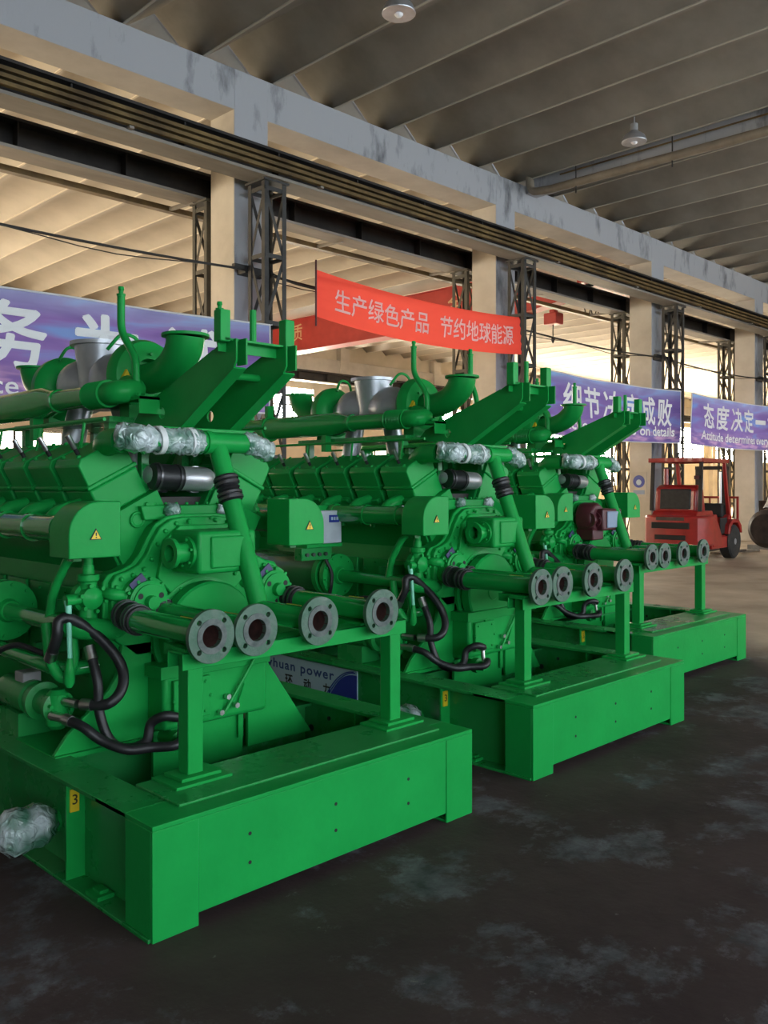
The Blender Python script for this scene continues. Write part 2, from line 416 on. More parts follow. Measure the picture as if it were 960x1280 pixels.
def ceiling(name, y0, y1, m='ceiling'):
    mb = MB(); bm = mb.bm; nx = 16; per = 1.2; x0 = 5.6
    k0, k1 = int((XA - x0) / per) - 1, int((XB - x0) / per) + 1
    ys = [y0 + (y1 - y0) * (j / 14) for j in range(15)]
    cols = []
    for k in range(k0, k1 + 1):
        for i in range(nx):
            u = (i / nx) - .5
            row = []
            for j, y in enumerate(ys):
                e = abs(2 * (j / 14) - 1) ** 1.6
                A = .20 + .26 * e
                w = abs(2 * u); prof = e * w + (1 - e) * (1 - (1 - w) ** 1.7)
                z = 7.50 + .06 * (1 - e) + A * prof
                row.append(bm.verts.new((x0 + (k + u) * per, y, z)))
            cols.append(row)
    for a, b in zip(cols, cols[1:]):
        for j in range(14): bm.faces.new((a[j], b[j], b[j+1], a[j+1]))
    o = mb.build(name, m, angle=50)
    so = o.modifiers.new('thickness', 'SOLIDIFY'); so.thickness = .06
    so.offset = 1 if sum(p.normal.z for p in o.data.polygons) > 0 else -1
    jm = MB()
    for k in range(k0, k1 + 1):
        for j in range(14):
            za, zb = [7.497 + .06 * (1 - abs(2 * (q / 14) - 1) ** 1.6) for q in (j, j + 1)]
            jm.bar((x0 + k * per, ys[j], za), (x0 + k * per, ys[j+1], zb), .035, .014)
    struct(jm.build('slab_joint', 'mortar' if m == 'ceiling' else 'mortar_shaded', o))
    return struct(o)
ceiling('ceiling', YN, YC + .28, 'ceiling_shaded')
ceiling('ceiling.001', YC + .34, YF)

# longitudinal concrete beam on the middle row, painted on the side facing the near bay
def multi(o, test, second):
    o.data.materials.append(M[second])
    for p in o.data.polygons:
        if test(p): p.material_index = 1
    return o
for k in range(-4, 12):
    xa = COL0 + PITCH * k; xb = xa + PITCH
    if xa > XB - PITCH: break
    b = MB().box(xa + .3, xb + .3, YC, YC + CW, 6.92, 7.5).build('roof_beam', 'concrete', bevel=.012)
    struct(multi(b, lambda p: p.normal.y < -.7, 'wallpaint'))
for k in range(-3, 11):
    xa = COL0 + PITCH * k
    b = MB().box(xa, xa + .6, YC - .004, YC + CW + .004, 0, 7.5).build('concrete_column', 'concrete', bevel=.015)
    struct(multi(b, lambda p: p.normal.y < -.7, 'wallpaint'))

# transverse beam with gap joint, crossing the near bay
struct(MB().box(14.25, 14.6, YN, YC, 7.34, 7.95).build('cross_beam', 'wallpaint', bevel=.01))

# ceiling drain pipe hung in front of the transverse beam
pr = thing('ceiling_pipe', 'long tan pipe hung by rods under the grey cross beam of the ceiling', 'pipe', (0, 0, 0))
MB().tube(fillet([(14.02, YC - .02, 7.62), (14.02, YC - .25, 7.62), (14.02, YC - .3, 7.26), (14.02, YC - .7, 7.21), (14.02, YN + .5, 7.00)], .12), .075, 14).build('pipe', 'pipegrey', pr)
MB().tube([(14.1, YC - .9, 7.47), (14.1, YN + .5, 7.44)], .016, 6).build('conduit', 'conductor', pr)
for y in (9.0, 7.1, 5.4, 3.9, 1.9, -.1, -2.1, -4.1):
    MB().tube([(14.02, y, 7.0), (14.02, y, 7.6)], .012, 6).build('hanger_rod', 'craneblack', pr)

# far wall with windows, ring beam, pilasters
WIN = []
WIN.append((22.0, 24.1, 4.25, 5.62, 'sky_glare')); WIN.append((32.3, 35.1, 4.2, 5.35, 'sky_glare'))
x = 38.0
while x < XB - 5: WIN.append((x, x + 4.6, 1.6 if x < 55 else 3.4, 5.6, 'sky_far')); x += 6.0
for x in (-12.0, -6.0, 0.0, 5.0): WIN.append((x, x + 4.4, 1.3, 5.6, 'sky_left'))  # out of view, added to brighten the far ceiling and floor
for x in (10.0, 16.0, 26.2): WIN.append((x, x + 3.2, 1.6, 3.4, 'sky_left'))
def wall_with_windows(name, y, x0, x1, wins, z1=8.1, thick=.3, m='cream'):
    mb = MB(); last = x0
    for a, b, z0, zt, _ in sorted(wins):
        if a > last: mb.box(last, a, y, y + thick, 0, z1)
        mb.box(a, b, y, y + thick, 0, z0); mb.box(a, b, y, y + thick, zt, z1); last = b
    mb.box(last, x1, y, y + thick, 0, z1)
    return struct(mb.build(name, m))
wall_with_windows('wall_far', YF, XA, XB, WIN)
def window(n, a, b, z0, z1, y, pane, nx, nz, fm='craneblack', face=-1):
    fr = MB(); t = .035
    for i in range(nx + 1):
        xx = a + (b - a) * i / nx; fr.box(xx - t, xx + t, y, y + .06, z0, z1)
    for j in range(nz + 1):
        zz = z0 + (z1 - z0) * j / nz; fr.box(a, b, y, y + .06, zz - t, zz + t)
    w = struct(fr.build('window_%d' % n, fm))
    MB().box(a, b, y + .08, y + .1, z0, z1).build('window_pane', pane, w)
    return w
n = 1
for a, b, z0, z1, p in WIN:
    window(n, a, b, z0, z1, YF + .08, p, max(2, int((b - a) / .75)), max(2, int((z1 - z0) / .7))); n += 1
struct(MB().box(XA, XB, YF - .22, YF, 6.35, 6.95).build('trim_1', 'concrete', bevel=.02))
for k in range(-2, 11):
    struct(MB().box(COL0 + PITCH * k + .1, COL0 + PITCH * k + .6, YF - .3, YF + .02, 0, 7.5).build('wall_pilaster', 'concrete', bevel=.02))
# wall behind the camera: a run of tall openings that let cool daylight in
NW = [(-7.0 + 6.0 * i, -7.0 + 6.0 * i + 5.4, 1.3, 5.3, 'sky_near') for i in range(6)]
wall_with_windows('wall_near', YN - .3, XA, XB, NW, m='concrete')
for a, b, z0, z1, p in NW:
    fr = MB(); t = .04
    for i in range(5): xx = a + (b - a) * i / 4; fr.box(xx - t, xx + t, YN - .1, YN - .04, z0, z1)
    for j in range(5): zz = z0 + (z1 - z0) * j / 4; fr.box(a, b, YN - .1, YN - .04, zz - t, zz + t)
    w = struct(fr.build('window_%d' % n, 'craneblack')); n += 1
    MB().box(a, b, YN - .16, YN - .14, z0, z1).build('window_pane', p, w)
# end walls
struct(MB().box(XB, XB + .3, YN, YF, 0, 8.1).build('wall_right', 'cream'))
ew = MB(); ew.box(XA - .3, XA, YN, YC + 1.5, 0, 8.1); ew.box(XA - .3, XA, YC + 1.5, YF, 0, .6); ew.box(XA - .3, XA, YC + 1.5, YF, 6.4, 8.1)
ew.box(XA - .3, XA, YF - 1, YF, .6, 6.4); struct(ew.build('wall_left', 'cream'))
fr = MB()
for i in range(9): yy = YC + 1.5 + 15.5 * i / 8; fr.box(XA - .12, XA - .06, yy - .04, yy + .04, .6, 6.4)
for j in range(6): zz = .6 + 5.8 * j / 5; fr.box(XA - .12, XA - .06, YC + 1.5, YF - 1, zz - .04, zz + .04)
w = struct(fr.build('window_%d' % n, 'craneblack'))
MB().box(XA - .2, XA - .18, YC + 1.5, YF - 1, .6, 6.4).build('window_pane', 'sky_end', w)

# added unseen wall, keeps left window light out of the near bay
struct(MB().box(XA, 1.4, YC + .1, YC + .4, 0, 6.95).build('wall_light_block', 'cream'))

# ------------------------------------------------------------------ crane runway beams
def runway(label, yc, side, bars):
    t = thing('crane_runway_beam', label, 'crane beam', (0, 0, 0), 0)
    x0, x1 = XA + .2, XB - .4
    g = MB().box(x0, x1, yc - .012, yc + .012, 5.87, 6.2); g.box(x0, x1, yc - .19, yc + .19, 6.2, 6.235)
    x = COL0 + .3 - PITCH * 3
    while x < x1:
        g.box(x - .01, x + .01, yc - .16, yc + .16, 5.87, 6.2); x += 1.5
    g.build('girder_web', 'craneblack', t)
    MB().box(x0, x1, yc - .2, yc + .2, 5.83, 5.87).build('bottom_flange', 'craneunder', t)
    MB().box(x0, x1, yc - .035, yc + .035, 6.235, 6.30).build('rail', 'craneblack', t)
    for dz in bars:
        MB().box(x0, x1, yc + side * .24 - .035, yc + side * .24 + .035, dz - .022, dz + .022).build('conductor_bar', 'conductor', t)
    if bars:
        x = COL0 - PITCH * 3 + 1
        while x < 40:
            MB().box(x - .03, x + .03, yc + side * .02 - .0, yc + side * .27, min(bars) - .06, min(bars) - .03).build('bar_bracket', 'craneunder', t); x += 3.0
    return t
runway('dark crane runway beam with brown conductor bars in front of the concrete columns', 9.82, -1, (5.92, 6.0, 6.08))
t = runway('dark crane runway beam running just behind the concrete columns', 11.3, 1, ())
MB().box(XA + .2, XB - .4, 11.98, 12.1, 5.84, 5.92).build('conductor_bar', 'conductor', t)
x = COL0 - 9.0
while x < 60:
    MB().bar((x, 11.32, 5.84), (x, 12.08, 5.88), .05).build('bar_bracket', 'craneunder', t); x += 3.0
runway('thin dark crane runway beam along the far wall above the windows', 27.55, -1, ())

# ------------------------------------------------------------------ lattice columns that carry the runway beams
def lattice_tower(label, xc, yc, m, group, w=.38, top=5.83):
    t = thing('lattice_column', label, 'steel column', (xc, yc, 0), 0, group)
    h = w / 2; a = .07; th = .009
    for sx in (-1, 1):
        for sy in (-1, 1):
            l = MB()
            l.box(min(sx*h, sx*(h-a)), max(sx*h, sx*(h-a)), min(sy*h, sy*(h-th)), max(sy*h, sy*(h-th)), .02, top - .03)
            l.box(min(sx*h, sx*(h-th)), max(sx*h, sx*(h-th)), min(sy*(h-th), sy*(h-a)), max(sy*(h-th), sy*(h-a)), .02, top - .03)
            l.build('leg', m, t)
    MB().box(-h-.03, h+.03, -h-.03, h+.03, top - .03, top).build('cap_plate', m, t)
    MB().box(-h-.08, h+.08, -h-.08, h+.08, 0, .02).build('base_plate', m, t)
    zs = [top - .12 - .93 * i for i in range(7)]
    for sy in (-1, 1):
        g = MB()
        for i, z in enumerate(zs):
            if z < .1: continue
            g.box(-h, h, sy*(h-.012) - .004, sy*(h-.012) + .004, z - .03, z + .03)
            z2 = max(z - .93, .05); f = 1 if i % 2 == 0 else -1
            g.bar((-f*(h-.03), sy*(h-.02), z - .02), (f*(h-.03), sy*(h-.02), z2), .05, .008, (0, 1, 0))
        g.build('lacing_face', m, t)
        g = MB()
        for i, z in enumerate(zs):
            if z < .1: continue
            g.box(sy*(h-.012) - .004, sy*(h-.012) + .004, -h, h, z - .03, z + .03)
            z2 = max(z - .93, .05); f = 1 if i % 2 == 0 else -1
            g.bar((sy*(h-.02), -f*(h-.03), z - .02), (sy*(h-.02), f*(h-.03), z2), .05, .008, (1, 0, 0))
        g.build('lacing_face', m, t)
    return t
near_l = ['dark lattice column right of the purple banner nearest the left edge, first concrete column behind it',
          'dark lattice column at the right end of the red banner',
          'dark lattice column between the two right-hand purple banners behind the forklift',
          'dark lattice column at the right edge behind the last purple banner']
far_l = ['olive lattice column behind the first concrete column from the left',
         'olive lattice column behind the second concrete column near the end of the red banner',
         'olive lattice column behind the third concrete column, left of the forklift',
         'olive lattice column behind the fourth concrete column, right of the forklift']
for k in range(4):
    lattice_tower(near_l[k], COL0 + .28 + PITCH * k, 9.9, 'lattice', 'lattice columns under the near runway beam')
    lattice_tower(far_l[k], COL0 + .22 + PITCH * k, 11.22, 'lattice2', 'lattice columns under the far runway beam')

# power cable strung along the columns with insulator brackets
cab = thing('power_cable', 'black power cable sagging between the concrete columns below the crane beam', 'cable', (0, 0, 0))
for k in range(-1, 5):
    xa = COL0 + .1 + PITCH * k; pts = []
    for i in range(13):
        u = i / 12; pts.append((xa + PITCH * u, YC - .16, 4.64 - .9 * .25 * 4 * u * (1 - u) * .35))
    MB().tube(pts, .018, 6).build('cable_span', 'cable', cab)
    MB().tube([(p[0], p[1] - .03, p[2] - .05 - .04 * math.sin(i)) for i, p in enumerate(pts)], .008, 5).build('cable_span', 'cable', cab)
for k in range(4):
    xa = COL0 + .1 + PITCH * k
    b = MB().box(xa - .05, xa + .35, YC - .2, YC, 4.58, 4.68); b.box(xa - .22, xa + .05, YC - .19, YC - .12, 4.63, 4.69)
    b.build('cable_bracket', 'cable', cab)

# ------------------------------------------------------------------ red bridge crane in the far bay
cr = thing('bridge_crane', 'red overhead bridge crane with gold characters crossing the bay behind the columns', 'crane', (19.2, 0, 0))
poly = [(12.3, 6.42), (12.3, 6.72), (14.3, 7.28), (24.6, 7.28), (27.2, 6.72), (27.2, 6.42), (25.2, 6.2), (13.9, 6.2)]
MB().prism(poly, 'x', 0, .42).build('bridge_girder', 'redsteel', cr, bevel=.01)
MB().box(-.08, .5, 13.9, 25.2, 6.17, 6.21).box(-.08, .5, 14.3, 24.6, 7.26, 7.28).build('girder_flange', 'redsteel', cr)
for y in (11.3, 27.55):
    MB().box(-1.3, 1.7, y - .17, y + .17, 6.36, 6.66).build('end_carriage', 'redsteel', cr, bevel=.01)
    for sx in (-1.0, 1.4): MB().cyl((sx, y - .06, 6.41), (sx, y + .06, 6.41), .11).build('wheel', 'craneblack', cr)
MB().box(0, .42, 11.2, 12.5, 6.4, 6.72).build('girder_end', 'redsteel', cr, bevel=.01)
h = MB().box(.05, .4, 12.95, 13.35, 5.8, 6.1); h.box(.15, .3, 13.05, 13.25, 6.1, 6.2); h.build('hoist', 'redsteel', cr, bevel=.03)
f = MB()
for i in range(5):
    y = 12.2 - .18 * i; f.tube(catmull([(.2, y, 6.1), (.2, y - .05, 5.9), (.2, y - .13, 5.9), (.2, y - .18, 6.1)], 4), .014, 5)
f.build('festoon_cable', 'cable', cr)
MB().tube([(.2, 13.15, 5.8), (.2, 13.15, 5.45)], .014, 6).lathe((.2, 13.15, 5.47), (0, 0, -1), [(0, .02), (.05, .06), (.12, .03), (.16, .01)], 10).build('hook', 'cable', cr)
for ch, y in (('质', 23.4), ('安', 18.1), ('全', 16.3)):
    text_mesh('gold_character', ch, 'gold', face_mx(-.012, y, 6.82), height=.55, bold=.01, parent=cr)

# ------------------------------------------------------------------ lamps under the near ceiling
lamp_l = ['silver dish lamp under the ceiling at the top edge of the picture',
          'silver dish lamp hanging left of the ceiling pipe',
          'silver dish lamp under the ceiling at the right edge beyond the pipe']
for lx, la in zip((7.55, 13.1, 19.15), lamp_l):
    t = thing('ceiling_lamp', la, 'lamp', (lx, 7.3, 7.3), 0, 'dish lamps under the ceiling')
    MB().lathe((0, 0, .02), (0, 0, 1), [(-.1, .2), (-.09, .205), (0, .17), (.06, .09), (.09, .06)], 24).build('reflector', 'silver', t)
    MB().cyl((0, 0, .1), (0, 0, .22), .06).build('lamp_holder', 'grey', t)
    MB().ball((0, 0, -.06), .06, seg=12).build('bulb', 'white', t)
    MB().cyl((0, 0, .22), (0, 0, .34), .012, seg=8).build('stem', 'grey', t)

# ------------------------------------------------------------------ banners
def banner_mesh(L, H, wave, sag=0.0, nx=60, nz=8):
    me = bpy.data.meshes.new('banner'); vs = []; fs = []; uv = []
    for i in range(nx + 1):
        for j in range(nz + 1):
            u, v = i / nx, j / nz; vs.append(wave(V(u * L, 0, v * H))); uv.append((u, v))
    for i in range(nx):
        for j in range(nz): a = i * (nz + 1) + j; fs.append((a, a + nz + 1, a + nz + 2, a + 1))
    me.from_pydata(vs, [], fs); lay = me.uv_layers.new(name='UVMap')
    for lp in me.loops: lay.data[lp.index].uv = uv[lp.vertex_index]
    return me
def purple(label, x0, L, lines, seed, z0=2.58, H=1.2, y=9.58):
    t = thing('purple_banner', label, 'banner', (x0, y, z0), 0, 'purple slogan banners')
    def wave(p, off=0.0):
        u, v = p.x / L, p.z / H
        d = .022 * math.sin(7.1 * u * L / 3 + seed + 2.2 * v) + .013 * math.sin(17 * u * L / 5 + 5 * v + seed * 2)
        s = .05 * 4 * u * (1 - u)
        return V(p.x, d + off + p.y, p.z - s)
    link_mesh('printed_cloth', banner_mesh(L, H, wave), 'purplecloth', t)
    for v in (0, 1): MB().tube([wave(V(L * i / 40, -.004, H * v)) for i in range(41)], .012, 6).build('hem', 'bannerhem', t)
    for u in (0, 1): MB().tube([wave(V(L * u, -.004, H * i / 8)) for i in range(9)], .012, 6).build('hem', 'bannerhem', t)
    for body, x, z, w, hgt, bold in lines:
        text_mesh('lettering', body, 'bannerwhite', face_my(x, -.02, z), width=w, height=hgt, bold=bold, depth=.001, parent=t, warp=wave)
    for u in (0, 1):
        MB().tube([wave(V(L * u, 0, H)), V(L * u + (.12 if u else -.12), .09, H + .03)], .006, 5).build('tie_rope', 'bannerhem', t)
    return t
p1 = [('务', 2.74, .70, .74, .72, .022), ('为', 3.82, .68, .78, .70, .022), ('诚', 5.02, .66, .78, .72, .022), ('服', 1.6, .70, .74, .72, .022),
      ('Honest service', 1.75, .15, 2.1, .2, .008)]
purple('large purple banner with white characters at the left behind the nearest engine', 1.15, 6.22, p1, .4)
p2 = [(c, .93 + .76 * i, .73 - .01 * i, .62, .6, .02) for i, c in enumerate('细节决定成败')]
p2.append(('Success depends on details', 2.85, .22, 4.7, .27, .016))
purple('purple banner with six white characters between the red banner and the forklift', 13.82, 5.48, p2, 1.7)
p3 = [(c, .95 + .78 * i, .74, .62, .58, .02) for i, c in enumerate('态度决定一切')]
p3 = [(c, x, z, w, (.08 if c == '一' else hgt), b) for c, x, z, w, hgt, b in p3]
p3.append(('Attitude determines everything', 2.95, .22, 4.9, .27, .016))
purple('purple banner with white characters above the forklift at the right edge', 19.82, 5.5, p3, 3.1)

t = thing('red_banner', 'red see-through banner with pale characters tied across the bay above the second engine', 'banner', (8.2, 9.55, 3.97))
RL, RH = 4.85, .68
def rwave(p):
    u, v = p.x / RL, p.z / RH
    return V(p.x, p.y + .03 * math.sin(5 * u + 1.5 * v) + .008 * math.sin(30 * v + 3 * u), p.z - .20 * 4 * u * (1 - u) * .55 + .03 * (1-u))
link_mesh('printed_cloth', banner_mesh(RL, RH, rwave, 0, 60, 14), 'redcloth', t)
text_mesh('lettering', '生产绿色产品', 'pinkprint', face_my(1.35, -.022, .33), width=2.0, height=.33, bold=.01, depth=.001, parent=t, warp=rwave)
text_mesh('lettering', '节约地球能源', 'pinkprint', face_my(3.6, -.022, .33), width=1.95, height=.34, bold=.01, depth=.001, parent=t, warp=rwave)
MB().tube([(-.02, 0, -.1), (-.02, 0, .84)], .014, 8).build('end_rod', 'maroon', t)
MB().tube([rwave(V(RL, 0, 0)), rwave(V(RL, 0, RH))], .014, 8).build('end_rod', 'maroon', t)
MB().tube(catmull([(-.55, .35, .62), (-.3, .2, .5), (-.02, 0, .42)], 6), .012, 6).build('tie_rope', 'cable', t)
MB().tube([(RL, 0, .5), (RL + .35, .25, .55)], .012, 6).build('tie_rope', 'cable', t)

# safety sign on the third concrete column
t = thing('safety_sign', 'white safety sign with round blue symbol on the third concrete column', 'sign', (COL0 + 12 - .012, 10.62, 1.62))
MB().box(-.004, .012, -.2, .2, -.3, .3).build('sign_board', 'concrete', t)
MB().cyl((-.012, 0, .07), (-.004, 0, .07), .15, seg=28).build('round_symbol', 'blue', t)
g = MB().ball((-.013, 0, .05), .07, .05, 1, 1, 14); g.build('head_symbol', 'panelwhite', t)
MB().box(-.0135, -.005, -.09, .09, .085, .115).build('helmet_symbol', 'blue', t)
MB().box(-.009, -.004, -.15, .15, -.24, -.14).build('caption_strip', 'bluegrey', t)

# ================================================================== GENERATOR SET
GW = 1.75; EX = .86      # frame width, engine centre line
def sticker_triangle(x, y, z, s, parent):
    st = MB().prism([(x - s, z - s*.75), (x + s, z - s*.75), (x, z + s)], 'y', y - .003, y).build('warning_sticker', 'black', parent)
    k = .78
    MB().prism([(x - s*k, z - s*.62), (x + s*k, z - s*.62), (x, z + s*.74)], 'y', y - .0045, y - .003).build('yellow_triangle', 'yellow', parent)
    mk = MB().box(x - s*.09, x + s*.09, y - .006, y - .0045, z - s*.15, z + s*.38); mk.box(x - s*.09, x + s*.09, y - .006, y - .0045, z - s*.48, z - s*.28)
    mk.build('exclamation_mark', 'black', parent)

def make_genset():
    root = thing('generator_set', '', 'generator', (0, 0, 0))
    G, GD = 'green', 'green_dull'
    # ---------------- base frame
    L = 5.0
    for s, nm in ((0, 'l'), (1, 'r')):
        X = (lambda a: a) if s == 0 else (lambda a: GW - a)
        def bx(m, a, b, *r): m.box(min(X(a), X(b)), max(X(a), X(b)), *r)
        f = MB(); bx(f, 0, .17, .19, L, .392, .41); bx(f, .078, .092, .02, L, .012, .395); bx(f, -.01, .17, .012, L, 0, .014)
        rail = f.build('side_rail', GD, root, bevel=.002)
        for y in (.66, 2.75, 3.75, 4.7):
            m = MB(); bx(m, .0, .078, y, y + .012, .014, .392); bx(m, .092, .165, y, y + .012, .014, .392); m.build('stiffener', G, rail)
        m = MB(); bx(m, .0, .07, .4, .5, .014, .03); bx(m, .02, .055, .42, .48, .03, .042); m.build('anchor_plate', G, rail)
        if s == 0:
            MB().box(.012, .05, .652, .66, .285, .375).build('number_sticker', 'yellow', rail)
            text_mesh('number', '3', 'black', face_my(.031, .651, .335), height=.04, bold=.01, depth=.001, parent=rail)
            st = MB(); st.lathe((.09, .92, .17), (-1, 0, 0), [(0, .05), (.1, .05), (.1, .085), (.135, .085)], 20)
            st.build('drain_stub', G, rail)
            wr = MB(); wr.lathe((.06, .92, .17), (-1, -.1, 0), [(0, .055), (.03, .075), (.08, .092), (.12, .086), (.16, .098), (.2, .094), (.235, .06), (.245, .01)], 22)
            for v in wr.bm.verts:
                v.co += V(random.uniform(-.006, .006), random.uniform(-.007, .007), random.uniform(-.007, .007))
            wr.build('plastic_wrapping', 'wrap', rail, angle=180)
        else:
            for y, z, r in ((.62, .25, .02), (.78, .13, .03), (1.1, .22, .02), (.95, .3, .012)):
                MB().cyl((GW - .097, y, z), (GW - .088, y, z), r, seg=18).build('drain_hole', 'dark', rail)
    f = MB().box(0, .19, 0, .012, 0, .391).box(GW - .19, GW, 0, .012, 0, .391).box(.19, GW - .19, .004, .014, .045, .391)
    f.box(0, GW, .0, .42, .391, .409).box(.17, GW - .17, .405, .42, .03, .391).box(0, .19, .012, .19, 0, .012).box(GW - .19, GW, .012, .19, 0, .012)
    f.box(0, .012, .012, .19, .012, .391).box(GW - .012, GW, .012, .19, .012, .391)
    fc = f.build('front_crossmember', G, root, bevel=.003)
    MB().box(.17, GW - .13, .10, .42, .408, .419).build('step_plate', GD, fc, bevel=.003)
    for x in (.42, .86, 1.30):
        for z in (.27, .16): MB().cyl((x, .0025, z), (x, .006, z), .0075, seg=10).build('bolt_hole', 'dark', fc)
    for y in (1.06, 2.5, 4.0):
        MB().box(.09, GW - .09, y + .1, y + .12, .03, .36).box(.09, GW - .09, y + .04, y + .2, .346, .36).build('crossmember', GD, root)
    MB().box(0, GW, L - .02, L, 0, .408).box(0, GW, L - .2, L, .392, .408).build('rear_crossmember', GD, root)

    # ---------------- pipe stand
    for x in (.37, 1.52):
        p = MB().box(x - .036, x + .036, .30, .372, .44, .925).build('support_post', G, root, bevel=.004)
        MB().box(x - .13, x + .13, .23, .42, .418, .43).box(x - .085, x + .1, .265, .40, .43, .444).build('foot_plate', G, p, bevel=.002)
    b = MB().box(.30, 1.58, .285, .292, .865, .935).box(.30, 1.58, .285, .40, .927, .935).box(.30, 1.58, .393, .40, .865, .935)
    b.build('support_beam', G, root, bevel=.002)
    for x in (.39, 1.345):
        MB().box(x - .07, x + .07, .29, .40, .935, .947).box(x - .045, x + .045, .41, .50, .90, .945).build('saddle_plate', G, root)

    PZ = 1.0
    def flanged(x, y1, pts=None, r=.053):
        ln = pts or [(x, .235, PZ), (x, y1, PZ)]
        p = MB().tube(ln, r, 20, caps=False).build('flanged_pipe', 'green_gloss', root)
        fl = holed('flange', circ(0, 0, .108, 40), [(0, 0, .046)] + [(.083*math.cos(a), .083*math.sin(a), .0105) for a in (math.pi/4, 3*math.pi/4, 5*math.pi/4, 7*math.pi/4)],
                   .022, face_my(x, .225, PZ), 'flange', p, bevel=.0015)
        MB().lathe((x, .214, PZ), (0, 1, 0), [(0, .046), (0, .070), (-.003, .070), (-.003, .046)], 28, True).build('raised_face', 'facegrey', p)
        bore = MB(); bore.lathe((x, .216, PZ), (0, 1, 0), [(0, .046), (.14, .046), (.14, .001), (.141, .001), (.141, .0475), (0, .0475)], 24, True)
        bore.build('pipe_bore', 'rust', p)
        MB().tube([(x + .012, .36 + .1 * k_, PZ + r - .004) for k_ in range(2)], .006, 6).build('yellow_tag', 'yellowdim', p)
        return p
    def coupling(p, a, b, r=.062):
        a, b = Vector(a), Vector(b); m = MB(); n = 22; pts = []; rs = []
        for i in range(n + 1): pts.append(a.lerp(b, i / n)); rs.append(r + .004 * math.sin(i * 1.9))
        m.tube(pts, rs, 20); m.build('rubber_coupling', 'rubber', p)
        d = (b - a).normalized(); Ln = (b - a).length
        for u in (.12, .3, .7, .88):
            MB().lathe(a + d * Ln * u, d, [(-.006, r - .004), (-.006, r + .008), (.006, r + .008), (.006, r - .004)], 20, True).build('hose_clamp', 'clamp', p)
    p = flanged(.39, .80); coupling(p, (.39, .77, PZ), (.42, .97, 1.01))
    w = MB().tube(fillet([(.42, .95, 1.01), (.43, 1.02, 1.01), (.50, 1.06, 1.04)], .05), .05, 16); w.build('pump_elbow', G, p)
    p = flanged(.61, .95, r=.049); coupling(p, (.61, .92, PZ), (.605, 1.04, PZ), .056)
    p = flanged(.955, .68); MB().ball((.955, .67, PZ), .055).build('pipe_end', G, p)
    p = flanged(1.345, .86); coupling(p, (1.345, .83, PZ), (1.335, 1.0, PZ + .01))

    # ---------------- diagonal coolant pipe with T and wrapped horizontal pipe
    A, B = V(.90, .93, 1.80), V(.957, .66, 1.02)
    dp = MB().tube([A, B], .047, 20).build('diagonal_pipe', G, root)
    coupling(dp, A.lerp(B, .2), A.lerp(B, .36), .055)
    tp = MB().tube([(.50, .93, 1.81), (1.14, .93, 1.81)], .05, 20)
    tp.lathe((.86 - .035, .93, 1.81), (1, 0, 0), [(0, .05), (0, .058), (.03, .058), (.03, .05)], 20, True)
    tp = tp.build('thermostat_pipe', G, root)
    def wrapmesh(pts, r, amp, name, parent):
        m = MB(); P = catmull(pts, 7); m.tube(P, [r * (1 + random.uniform(-.12, .12)) for _ in P], 18)
        for v in m.bm.verts: v.co += V(random.uniform(-1, 1), random.uniform(-1, 1), random.uniform(-1, 1)) * amp * .6
        return m.build(name, 'wrap', parent, angle=180)
    wrapmesh([(.40, 1.0, 1.83), (.48, .94, 1.815), (.6, .93, 1.81), (.7, .93, 1.81), (.80, .93, 1.81)], .062, .009, 'plastic_wrapping', tp)
    wrapmesh([(1.06, .93, 1.81), (1.12, .93, 1.81), (1.17, .93, 1.79), (1.22, .94, 1.77)], .056, .009, 'plastic_wrapping', tp)
    for x in (.56, .73): MB().lathe((x, .93, 1.81), (1, 0, .1), [(0, .06), (0, .068), (.028, .068), (.028, .06)], 20, True).build('tape_band', 'tape', tp)
    # housing that the wrapped pipe comes out of
    MB().tube(fillet([(.44, 1.02, 1.81), (.44, 1.2, 1.81), (.52, 1.32, 1.7)], .08), .06, 18).build('thermostat_elbow', G, root)

    # ---------------- crankcase, gear case
    bl = MB()
    bl.prism([(.50, .62), (1.22, .62), (1.24, .95), (1.20, 1.20), (1.10, 1.44), (.62, 1.44), (.52, 1.20), (.48, .95)], 'y', 1.14, 3.08)
    blk = bl.build('crankcase', G, root, bevel=.012)
    for k in range(6):
        for s in (-1, 1):
            y = 1.20 + .31 * k; x = EX + s * .385
            d = MB().box(min(x, x + s*.02), max(x, x + s*.02), y, y + .25, .72, 1.08); d.bolts((x + s*.018, y + .125, .9), (s, 0, 0), .15, 8, .01, .012)
            d.build('inspection_door', G, blk, bevel=.012)
    half = [(.50, .80), (.40, .88), (.375, .93), (.375, 1.15), (.40, 1.185), (.46, 1.20), (.515, 1.225), (.555, 1.27), (.59, 1.34), (.63, 1.40), (.69, 1.435), (.76, 1.445)]
    outline = half + [(2*EX - x, z) for x, z in half[::-1]]
    gc = MB().prism(outline, 'y', 1.0, 1.16)
    lip = [((x - EX) * 1.05 + EX, (z - 1.1) * 1.04 + 1.1) for x, z in outline]
    gc.prism(lip, 'y', 1.035, 1.06)
    for x, z in half[2:]:
        for xx in (x, 2*EX - x):
            cx = xx + (.022 if xx < EX else -.022); gc.tube([(cx, .985, z - .02), (cx, 1.01, z - .02)], .013, 6)
    gear = gc.build('gear_case', G, root, bevel=.008)
    cv = MB().prism([(.60, 1.16), (.64, 1.34), (.72, 1.405), (1.0, 1.405), (1.08, 1.34), (1.12, 1.16), (1.05, 1.08), (.67, 1.08)], 'y', .975, 1.01)
    cv.bolts((EX, .975, 1.24), (0, -1, 0), .2, 10, .011, .014); cv.build('gear_cover', G, gear, bevel=.012)
